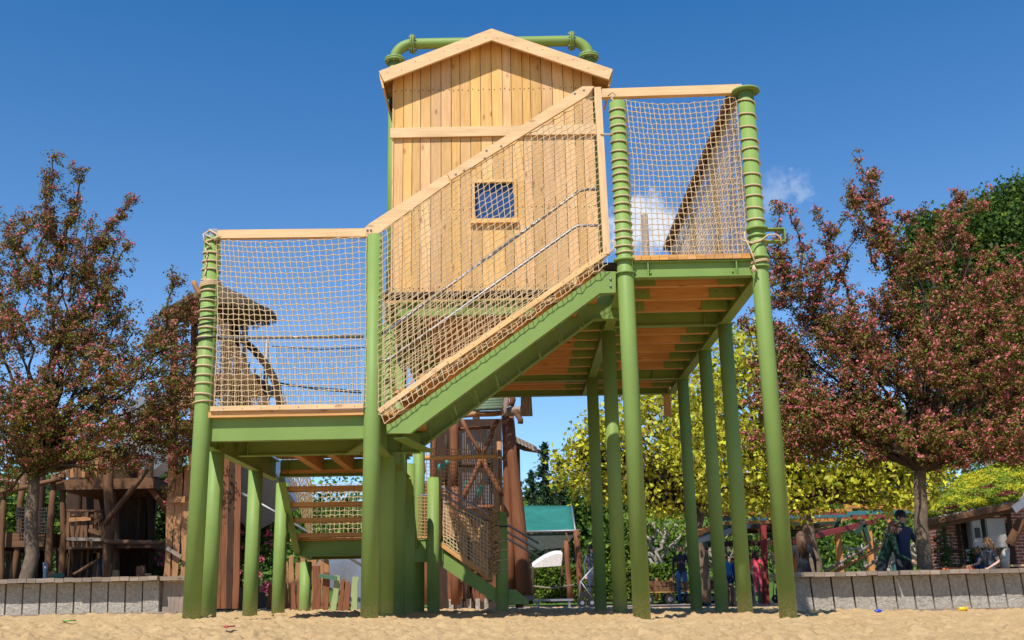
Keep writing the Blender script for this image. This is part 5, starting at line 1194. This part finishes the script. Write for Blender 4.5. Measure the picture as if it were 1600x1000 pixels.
# ================================================================== cottage
Yco = 22
co = thing('brick_cottage', 'small half timbered brick cottage with a mossy sedum roof at the right edge', 'cottage', (at(1540, 930, Yco).x, Yco, 0))
t = MT('red_brick', .85, .2); br = t.n('ShaderNodeTexBrick'); br.inputs['Scale'].default_value = 1; mp = t.n('ShaderNodeMapping'); mp.inputs['Rotation'].default_value = (R(90), 0, 0); mp.inputs['Scale'].default_value = (4.2, 4.2, 4.2)
br.inputs['Color1'].default_value = (.34, .10, .05, 1); br.inputs['Color2'].default_value = (.22, .065, .04, 1); br.inputs['Mortar'].default_value = (.48, .42, .36, 1); br.inputs['Mortar Size'].default_value = .03; br.inputs['Row Height'].default_value = .28; br.inputs['Brick Width'].default_value = .85
t.l(t.coord('Object'), mp.inputs[0]); t.l(mp.outputs[0], br.inputs['Vector']); t.base(br.outputs[0]); BRICK = t.m
cx0_, cx1_ = at(1480, 900, Yco).x, at(1585, 900, Yco).x; ze = at(1520, 808, Yco).z; cx2_ = cx1_ + 5
wx0, wx1 = at(1508, 880, Yco).x, at(1531, 880, Yco).x
one(co, 'wall', BRICK, lambda m: (m.box(cx0_, wx0, Yco, Yco + .2, -.1, ze), m.box(wx1, cx1_, Yco, Yco + .2, -.1, ze), m.box(cx0_, cx0_ + .2, Yco + .2, Yco + 1.1, -.1, ze)))
for x_, w_ in ((1480, 4), (1503, 5), (1534, 6), (1582, 7)):
    a = at(x_, 900, Yco).x; one(co, 'timber_stud', DARKW, lambda m: m.box(a, a + w_ * Yco / F, Yco - .03, Yco - .003, -.1, ze - .12))
for x0_, x1_, y_, w_ in ((1481, 1503, 862, 4), (1493, 1534, 832, 5), (1481, 1503, 884, 4)): one(co, 'timber_rail', DARKW, lambda m: m.box(at(x0_, y_, Yco).x, at(x1_, y_, Yco).x, Yco - .045, Yco - .031, at(x0_, y_, Yco).z - .03, at(x0_, y_, Yco).z + .04))
GLASS = simple('dark_window_glass', (.04, .05, .05), .08, spec=.8, bump=0)
wn_ = one(co, 'window_frame', DARKW, lambda m: [m.box(*q) for q in ((wx0, wx0 + .05, Yco + .02, Yco + .1, .7, 1.75), (wx1 - .05, wx1, Yco + .02, Yco + .1, .7, 1.75), (wx0 + .05, wx1 - .05, Yco + .02, Yco + .1, 1.7, 1.75), (wx0 + .05, wx1 - .05, Yco + .02, Yco + .1, .7, .76))])
one(wn_, 'glass', GLASS, lambda m: m.box(wx0 + .05, wx1 - .05, Yco + .08, Yco + .09, .76, 1.7)); one(co, 'wall', BRICK, lambda m: m.box(wx0, wx1, Yco + .01, Yco + .19, -.1, .69)); one(co, 'wall', BRICK, lambda m: m.box(wx0, wx1, Yco + .01, Yco + .19, 1.76, ze))
one(co, 'window_sill', PINE, lambda m: m.box(at(1500, 880, Yco).x, at(1600, 880, Yco).x, Yco - .1, Yco - .05, at(1530, 884, Yco).z - .03, at(1530, 884, Yco).z + .01))
one(co, 'eave_beam', OAKB, lambda m: m.beam(at(1450, 822, Yco - .35), at(1584, 794, Yco - .35), .12, .16)); one(co, 'gutter', DSTEEL, lambda m: m.tube([at(1448, 812, Yco - .55), at(1592, 784, Yco - .55)], .05, 8))
# sedum roof: slab with a carpet of little plants
ra, rb_, rc_, rd_ = at(1448, 810, Yco - .6), at(1600, 779, Yco - .6), at(1640, 700, Yco + 1.9), at(1452, 775, Yco + 1.9)
ra, rb_ = at(1446, 812, Yco - .6), at(1592, 783, Yco - .6); rd_ = at(1500, 748, Yco + 2.2); rc_ = at(1640, 702, Yco + 2.2)
rf_ = one(co, 'roof', OAKB, lambda m: m.hexa([ra - Vector((0, 0, .12)), rb_ - Vector((0, 0, .12)), rc_ - Vector((0, 0, .12)), rd_ - Vector((0, 0, .12)), ra, rb_, rc_, rd_]))
rs = np.random.RandomState(5); LP = []; SH = []
for k in range(30000):
    u, v = rs.rand(2); p = ra.lerp(rb_, u).lerp(rd_.lerp(rc_, u), v); pn = mn.noise(Vector(p) * 2.2) + .4 * mn.noise(Vector(p) * 7) + rs.normal() * .16
    LP.append((p.x, p.y, p.z + .02 + .05 * rs.rand())); SH.append(0 if pn > .1 else (1 if pn > -.36 - .5 * (v - .15) else 2))
leaves('sedum_carpet', np.array(LP), .075, [leafmat('sedum_yellow', [(.50, .44, .03), (.38, .40, .03)], .7, .15), leafmat('sedum_green', [(.24, .32, .03), (.15, .22, .02)], .7, .15), leafmat('sedum_red', [(.22, .05, .04), (.14, .04, .03)], .7, .15)], SH, rf_, 5)
# fix parent offset of the carpet (grandchild of the root)
one(co, 'verge_board', GREYW, lambda m: m.beam(rb_ + Vector((.03, 0, -.08)), rc_ + Vector((.03, 0, -.08)), .05, .2)); one(co, 'bracket', OAKB, lambda m: m.beam(at(1578, 850, Yco - .3), at(1597, 812, Yco - .5), .12, .16)); one(co, 'verge_board', DSTEEL, lambda m: m.beam(at(1583, 797, Yco - .7), at(1606, 780, Yco - .6), .06, .14))
gx = at(1592, 900, Yco).x; one(co, 'wall', BRICK, lambda m: m.box(gx, gx + 3, Yco + .3, Yco + .5, -.1, ze + .2)); one(co, 'timber_stud', DARKW, lambda m: m.box(gx + .02, gx + .12, Yco + .25, Yco + .299, -.1, ze + .2))
CABM = simple('cabinet_grey', (.36, .33, .29), .5, .3, nscale=3, var=.08, bump=.02)
for x0_, x1_, lab in ((1516, 1538, 'left grey metal cabinet fixed to the brick cottage wall'), (1539, 1576, 'wide grey metal cabinet with rounded side on the brick cottage wall')):
    a, b = at(x0_, 810, Yco - .3), at(x1_, 856, Yco - .3); r_ = thing('metal_cabinet', lab, 'cabinet', (a.x, Yco - .3, 0)); one(r_, 'box', CABM, lambda m: m.box(a.x, b.x, Yco - .28, Yco - .05, b.z, a.z)); one(r_, 'door', CABM, lambda m: m.box(a.x + .02, b.x - .02, Yco - .3, Yco - .282, b.z + .02, a.z - .02))
    if x0_ == 1516: one(r_, 'vent', BLACKP, lambda m: m.box(a.x + .06, a.x + .16, Yco - .32, Yco - .302, b.z + .2, b.z + .4))
    else: one(r_, 'conduit', CABM, lambda m: m.cyl(at(1570, 900, Yco - .2), at(1570, 856, Yco - .2), .09, 12))
# flower pots and orange thing
SCAR = simple('orange_cloth', (.62, .12, .03), .8); fb = at(1497, 887, 18.2)
cl = MB()
for k in range(9): cl.ball((fb.x + (k - 4) * .055, 18.2 + rnd.uniform(-.03, .03), hR + .03), .06 * rnd.uniform(.8, 1.2), 8, 6, (1.3, 1.2, .6))
tag(cl.build('orange_jacket', SCAR), 'crumpled orange jacket lying behind the right wall', 'jacket')
for k, (px_, lab, mt) in enumerate(((1478, 'small green climbing plant beside the hawthorn trunk on the right', GLEAF), (1524, 'small red flowering plant by the orange jacket', GLEAF))):
    b = at(px_, 890, 18.6); b.z = hR - .1; r_ = thing('potted_plant', lab, 'plant', tuple(b)); P_ = np.array(b) + np.array([0, 0, .25 + .15 * (1 - k)]) + rs.normal(size=(500, 3)) * np.array([.09, .09, .12 + .12 * (1 - k)])
    leaves('leaf_mass', P_, .06, [mt, PINKF], (rs.rand(500) < .12 * k).astype(int), r_, 9); one(r_, 'stem', BARK, lambda m: m.cyl(b, b + Vector((0, 0, .4)), .012, 6)); one(r_, 'pot', OAKR, lambda m: m.cyl(b - Vector((0, 0, .1)), b + Vector((0, 0, .08)), .08, 12, r1=.11))

# ================================================================== toys in the sand
def toy(name, label, cat, px_, py_, Y, col_, w, h, kind='block'):
    p = at(px_, py_, Y); t_ = paint('toy_' + name, col_, .35); m = MB()
    if kind == 'bucket':
        m.tube([p + Vector((-w, 0, 0)), p + Vector((w * .9, .02, 0))], h, 18, r_list=[h * .8, h]); m.tube([p + Vector((w * .86, .02, 0)), p + Vector((w * .98, .02, 0))], h * 1.12, 18)
    else:   # spade / mould lying flat
        m.ball(p, w, 12, 6, (1, .6, h / w)); m.beam(p + Vector((w * .7, 0, h * .1)), p + Vector((w * 1.5, .08, h * .1)), .016, .01)
    return tag(m.build(name, t_), label, cat)
toy('toy_spade', 'small red toy spade half buried in the sand at left', 'toy', 354, 979, 8.2, (.40, .03, .04), .026, .009)
toy('toy_spade', 'bright green toy spade lying on the sand by the left wall', 'toy', 104, 970, 11.5, (.06, .36, .03), .042, .008)
toy('toy_bucket', 'yellow toy bucket on its side before the right wall', 'toy', 1505, 951.5, 14.2, (.8, .45, .01), .055, .028, 'bucket')
toy('toy_mould', 'small blue toy mould in the sand near the right wall', 'toy', 1372, 954.5, 13.8, (.01, .05, .5), .05, .022)
# stones of planter kerb strip
for (x0_, x1_, Y_) in ((-12, xe + .3, YL - .16), (xs + .2, 11, YR - .36)):
    m = MB(); m.box(x0_, x1_, Y_, Y_ + .05, -.1, ground_z((x0_ + x1_) / 2) + .035); tag(m.build('edging_board', GREYW), 'thin brown timber edging along the foot of the %s concrete wall' % ('left' if x0_ < -5 else 'right'), 'edging')
# ================================================================== people
SKIN = simple('skin', (.55, .33, .24), .55, nscale=6, var=.05, bump=0)
def cloth(name, c): return simple('cloth_' + name, c, .85, nscale=30, var=.12, bump=.15)
def skin_body(name, nodes, edges, mats, label, loc, rz, scale=1.0, parent=None, group=None):
    """nodes: name -> (x, y, z, radius); edges: (a, b, material index)"""
    keys = list(nodes); me = bpy.data.meshes.new(name); me.from_pydata([nodes[k][:3] for k in keys], [(keys.index(a), keys.index(b)) for a, b, _ in edges], [])
    o = bpy.data.objects.new(name, me); col.objects.link(o); o.modifiers.new('skin', 'SKIN'); sb_ = o.modifiers.new('sub', 'SUBSURF'); sb_.levels = 2; sb_.render_levels = 2
    sv = me.skin_vertices[0].data
    for i, k in enumerate(keys): r_ = nodes[k][3]; sv[i].radius = (r_, r_ * (nodes[k][4] if len(nodes[k]) > 4 else 1)); sv[i].use_root = (i == 0)
    bpy.context.view_layer.update(); dg = bpy.context.evaluated_depsgraph_get(); m2 = bpy.data.meshes.new_from_object(o.evaluated_get(dg)); o.modifiers.clear(); o.data = m2
    m2.materials.clear()
    for m_ in mats: m2.materials.append(m_)
    seg = [(Vector(nodes[a][:3]), Vector(nodes[b][:3]), mi, (nodes[a][3] + nodes[b][3]) / 2) for a, b, mi in edges]
    for p in m2.polygons:
        c = Vector(p.center); best = None
        for a, b, mi, r_ in seg:
            d = b - a; t_ = max(0, min(1, (c - a).dot(d) / max(1e-9, d.length_squared))); q = (c - (a + d * t_)).length - r_
            if best is None or q < best[0]: best = (q, mi)
        p.material_index = best[1]; p.use_smooth = True
    o.location = loc; o.rotation_euler = (0, 0, rz); o.scale = (scale,) * 3; tag(o, label, 'person', group); return o
def hand(nd, ed, w_, dirv, side, s, mi=0):
    """palm and five fingers from wrist node w_"""
    wv = Vector(nd[w_][:3]); d = Vector(dirv).normalized(); sd_ = d.cross(Vector((0, 1, .2))).normalized() * side
    palm = wv + d * .05; nd[s + 'palm'] = (*palm, .030, .6); ed.append((w_, s + 'palm', mi))
    for k, (off, L) in enumerate(((-.028, .065), (-.01, .078), (.009, .073), (.026, .058))):
        a = palm + d * .03 + sd_ * off; b = a + d * L * .5 + Vector((0, -.008, 0)); c = b + d * L * .35 + Vector((0, -.022, 0))
        for nm, v, r_ in (('a', a, .0095), ('b', b, .0085), ('c', c, .007)): nd[f'{s}f{k}{nm}'] = (*v, r_)
        ed += [(s + 'palm', f'{s}f{k}a', mi), (f'{s}f{k}a', f'{s}f{k}b', mi), (f'{s}f{k}b', f'{s}f{k}c', mi)]
    a = palm - sd_ * .035; b = a + d * .03 - sd_ * .018; nd[s + 't1'] = (*a, .011); nd[s + 't2'] = (*b, .009); ed += [(s + 'palm', s + 't1', mi), (s + 't1', s + 't2', mi)]
def person(label, px_, Y, height, pose, colors, rz=0, hair=(.08, .04, .02), hlen=.1, cap=None, z0=0.0, glasses=False, sleeves=True, hood=False, pony=False, lean=0.0, detail=True, zc=None):
    """mats: 0 skin, 1 top, 2 trousers, 3 shoes"""
    H = height / 1.72; sit = pose.get('sit', False); hz = .93 if not sit else .52
    nd = {}; L = lean
    nd['pelvis'] = (0, 0, hz, .135, .85); nd['waist'] = (0, -L * .12, hz + .18, .115, .8); nd['chest'] = (0, -L * .3, hz + .38, .15, .75); nd['neckb'] = (0, -L * .4, hz + .50, .075); nd['neck'] = (0, -L * .43, hz + .555, .048)
    hx, hy = pose.get('head', (0, 0)); hc = Vector((hx, -L * .5 + hy, hz + .66 - abs(L) * .05))
    nd['jaw'] = (hc.x, hc.y - .012, hc.z - .06, .058); nd['face'] = (hc.x, hc.y, hc.z + .005, .083, 1.08); nd['crown'] = (hc.x, hc.y + .01, hc.z + .065, .068)
    tm_, sl_ = 1, (1 if sleeves else 0)
    ed = [('pelvis', 'waist', 1), ('waist', 'chest', 1), ('chest', 'neckb', 1), ('neckb', 'neck', 0), ('neck', 'jaw', 0), ('jaw', 'face', 0), ('face', 'crown', 0)]
    for s, sg in (('l', -1), ('r', 1)):
        sh = Vector((sg * .17, -L * .38, hz + .46)); el = Vector(pose.get(s + 'el', (sg * .235, .03 - L * .3, hz + .20))); wr_ = Vector(pose.get(s + 'wr', (sg * .24, -.06 - L * .3, hz - .03)))
        nd[s + 'sh'] = (*sh, .062); nd[s + 'um'] = (*sh.lerp(el, .4), .052); nd[s + 'el'] = (*el, .04); nd[s + 'wr'] = (*wr_, .026, .8)
        ed += [('chest', s + 'sh', 1), (s + 'sh', s + 'um', 1), (s + 'um', s + 'el', sl_), (s + 'el', s + 'wr', sl_)]; hand(nd, ed, s + 'wr', wr_ - el, sg, s)
        if sit: kn = Vector((sg * .12, -.42, hz + .0)); an = Vector((sg * .12, -.42, .08))
        else: st_ = pose.get('stride', 0) * sg; kn = Vector((sg * .1, -.03 - st_ * .5, .5)); an = Vector((sg * .1, .03 - st_, .08))
        nd[s + 'hip'] = (sg * .09, 0, hz - .05, .095); nd[s + 'kn'] = (*kn, .06); nd[s + 'ca'] = (*kn.lerp(an, .35), .055); nd[s + 'an'] = (*an, .038); nd[s + 'to'] = (an.x, an.y - .17, .035, .036)
        ed += [('pelvis', s + 'hip', 2), (s + 'hip', s + 'kn', 2), (s + 'kn', s + 'ca', 2), (s + 'ca', s + 'an', 2), (s + 'an', s + 'to', 3)]
    p = at(px_, 900, Y); o = skin_body('person', nd, ed, [SKIN] + [cloth('%d%d%d' % tuple(int(q * 99) for q in c), c) for c in colors], label, (p.x, Y, z0), rz, H)
    def child(name, mat, fn):
        m = MB(); fn(m); c = m.build(name, mat, None); c.parent = o; return c
    HM = simple('hair_%d' % int(hair[0] * 999 + hair[1] * 99), hair, .6, nscale=50, var=.3, bump=.3)
    def hf(m):
        m.ball((hc.x, hc.y + .025, hc.z + .045), .103, 14, 10, (.92, 1.0, .95))
        rn_ = random.Random(3)
        if hlen > .05:
            for k in range(46):
                a = math.pi * (-.12 + 1.24 * k / 45); x_ = math.cos(a) * .088; y_ = .02 + math.sin(a) * .088; l_ = hlen * rn_.uniform(.8, 1.1)
                m.tube([(hc.x + x_, hc.y + y_, hc.z + .07), (hc.x + x_ * 1.08, hc.y + y_ * 1.08 + .005, hc.z - l_ * .4), (hc.x + x_ * 1.0 + rn_.uniform(-.02, .02), hc.y + y_ * 1.12, hc.z - l_)], .017, 5, r_list=[.016, .019, .006])
        if pony:
            for k in range(26):
                m.tube([(hc.x, hc.y + .10, hc.z + .05), (hc.x + rn_.uniform(-.02, .05), hc.y + .17, hc.z - .01), (hc.x + rn_.uniform(-.03, .09), hc.y + .17 + rn_.uniform(-.02, .02), hc.z - .2 - rn_.uniform(0, .08))], .013, 5, r_list=[.012, .018, .004])
    if not hood: child('hair', HM, hf)
    DK = BLACKP; child('eyes', DK, lambda m: [m.ball((hc.x + q, hc.y - .082, hc.z + .012), .0105, 8, 6) for q in (-.031, .031)]); child('nose', SKIN, lambda m: m.ball((hc.x, hc.y - .093, hc.z - .012), .015, 8, 6, (.8, 1, 1.5)))
    child('ears', SKIN, lambda m: [m.ball((hc.x + q, hc.y, hc.z), .022, 8, 6, (.45, .8, 1.3)) for q in (-.084, .084)]); child('mouth', simple('lips', (.4, .12, .1), .5, bump=0), lambda m: m.ball((hc.x, hc.y - .08, hc.z - .045), .02, 8, 5, (1, .4, .3)))
    if glasses: child('sunglasses', BLACKP, lambda m: (m.ball((hc.x - .033, hc.y - .093, hc.z + .013), .026, 10, 6, (1, .3, .75)), m.ball((hc.x + .033, hc.y - .093, hc.z + .013), .026, 10, 6, (1, .3, .75)), m.tube([(hc.x - .085, hc.y, hc.z + .02), (hc.x - .06, hc.y - .085, hc.z + .02), (hc.x + .06, hc.y - .085, hc.z + .02), (hc.x + .085, hc.y, hc.z + .02)], .005, 5)))
    if cap: child('cap', cloth('cap', cap), lambda m: (m.ball((hc.x, hc.y + .012, hc.z + .06), .108, 14, 8, (.95, 1.02, .8)), m.ball((hc.x, hc.y - .12, hc.z + .055), .07, 12, 6, (1, .9, .12))))
    if hood: child('hood', cloth('hood', colors[0]), lambda m: (m.ball((hc.x, hc.y + .1, hc.z - .12), .12, 14, 8, (1.15, .8, .6)),)); 
    if hood: child('hair', HM, hf)
    return o
zb_ = 0.0
# girl with ginger ponytail behind the right wall
person('girl with long ginger hair and grey printed tee gesturing behind the right wall', 1548, 17.9, 1.22, {'lel': (-.27, -.06, 1.14), 'lwr': (-.42, -.12, 1.10), 'rel': (.3, .04, 1.16), 'rwr': (.22, -.2, 1.02)}, [(.10, .10, .11), (.05, .07, .12), (.3, .3, .3)], rz=R(-74), hair=(.50, .25, .09), hlen=.16, pony=True, sleeves=False, z0=-.17)
person('small child in dark blue mostly hidden in front of the ginger haired girl', 1534, 18.5, 1.02, {}, [(.02, .04, .14), (.05, .05, .1), (.1, .1, .1)], rz=R(40), hair=(.3, .14, .05), z0=-.1)
person('man in dark navy shirt with sunglasses behind the right hawthorn trunk', 1414, 19.2, 1.80, {'head': (0, -.02), 'rel': (.28, -.1, 1.15), 'rwr': (.22, -.32, 1.05)}, [(.025, .04, .10), (.03, .03, .05), (.02, .02, .02)], rz=R(30), hair=(.02, .012, .01), hlen=.04, glasses=True, z0=-.18, lean=.1)
person('person in dark green hooded jacket bending forward left of the hawthorn trunk', 1378, 18.4, 1.66, {'lel': (-.26, -.3, 1.1), 'lwr': (-.14, -.5, 1.0), 'rel': (.28, -.3, 1.1), 'rwr': (.14, -.52, .98)}, [(.008, .035, .022), (.02, .02, .03), (.02, .02, .02)], rz=R(70), hair=(.12, .06, .03), hood=True, lean=.62, z0=-.26)
person('woman with long dark hair in black top seated behind the right wall end', 1257, 21.5, 1.62, {}, [(.02, .02, .025), (.03, .03, .04), (.02, .02, .02)], rz=R(165), hair=(.10, .045, .02), hlen=.38, z0=-.22)
person('adult in dark open jacket and blue jeans standing by the hand carts', 1065, 32.5, 1.74, {'stride': .05}, [(.04, .035, .05), (.08, .18, .38), (.05, .04, .03)], rz=R(-10), hair=(.25, .12, .06), hlen=.04, z0=-.08)
person('person in patterned grey top bending over a table behind the rear post', 1093, 30.5, 1.66, {'lel': (-.2, -.4, 1.1), 'lwr': (-.1, -.6, .95), 'rel': (.2, -.4, 1.1), 'rwr': (.1, -.6, .95)}, [(.22, .19, .16), (.02, .02, .03), (.02, .02, .02)], rz=R(60), hair=(.04, .02, .015), hlen=.25, lean=.45, z0=-.12)
person('child in coral pink outfit with dark hair sitting at the picnic table', 1184, 30.5, 1.18, {}, [(.70, .08, .12), (.70, .08, .12), (.4, .3, .3)], rz=R(170), hair=(.04, .02, .015), hlen=.2, z0=.18)
person('child in red cap and dark shirt left of the child in coral pink', 1172, 31.2, 1.2, {}, [(.06, .06, .08), (.05, .05, .09), (.1, .1, .1)], rz=R(120), cap=(.65, .02, .02), z0=.12)
person('child in bright blue jacket seen between the rear posts', 1136, 31.5, 1.15, {}, [(.03, .25, .60), (.02, .05, .2), (.1, .1, .1)], rz=R(20), cap=(.5, .02, .03), z0=.12)
person('child in navy blue jacket beside the child in bright blue', 1147, 32.0, 1.12, {}, [(.02, .05, .25), (.03, .04, .1), (.1, .1, .1)], rz=R(-40), cap=(.5, .02, .02), z0=.12)
person('child in red cap behind the child in coral pink', 1182, 32.2, 1.3, {}, [(.2, .2, .22), (.05, .05, .09), (.1, .1, .1)], rz=R(60), cap=(.65, .02, .02), z0=.1)
person('adult in grey shirt standing by the pushchair under the teal awning', 926, 31.0, 1.72, {}, [(.07, .08, .10), (.03, .04, .08), (.03, .03, .03)], rz=R(15), hair=(.04, .02, .015), z0=-.08)
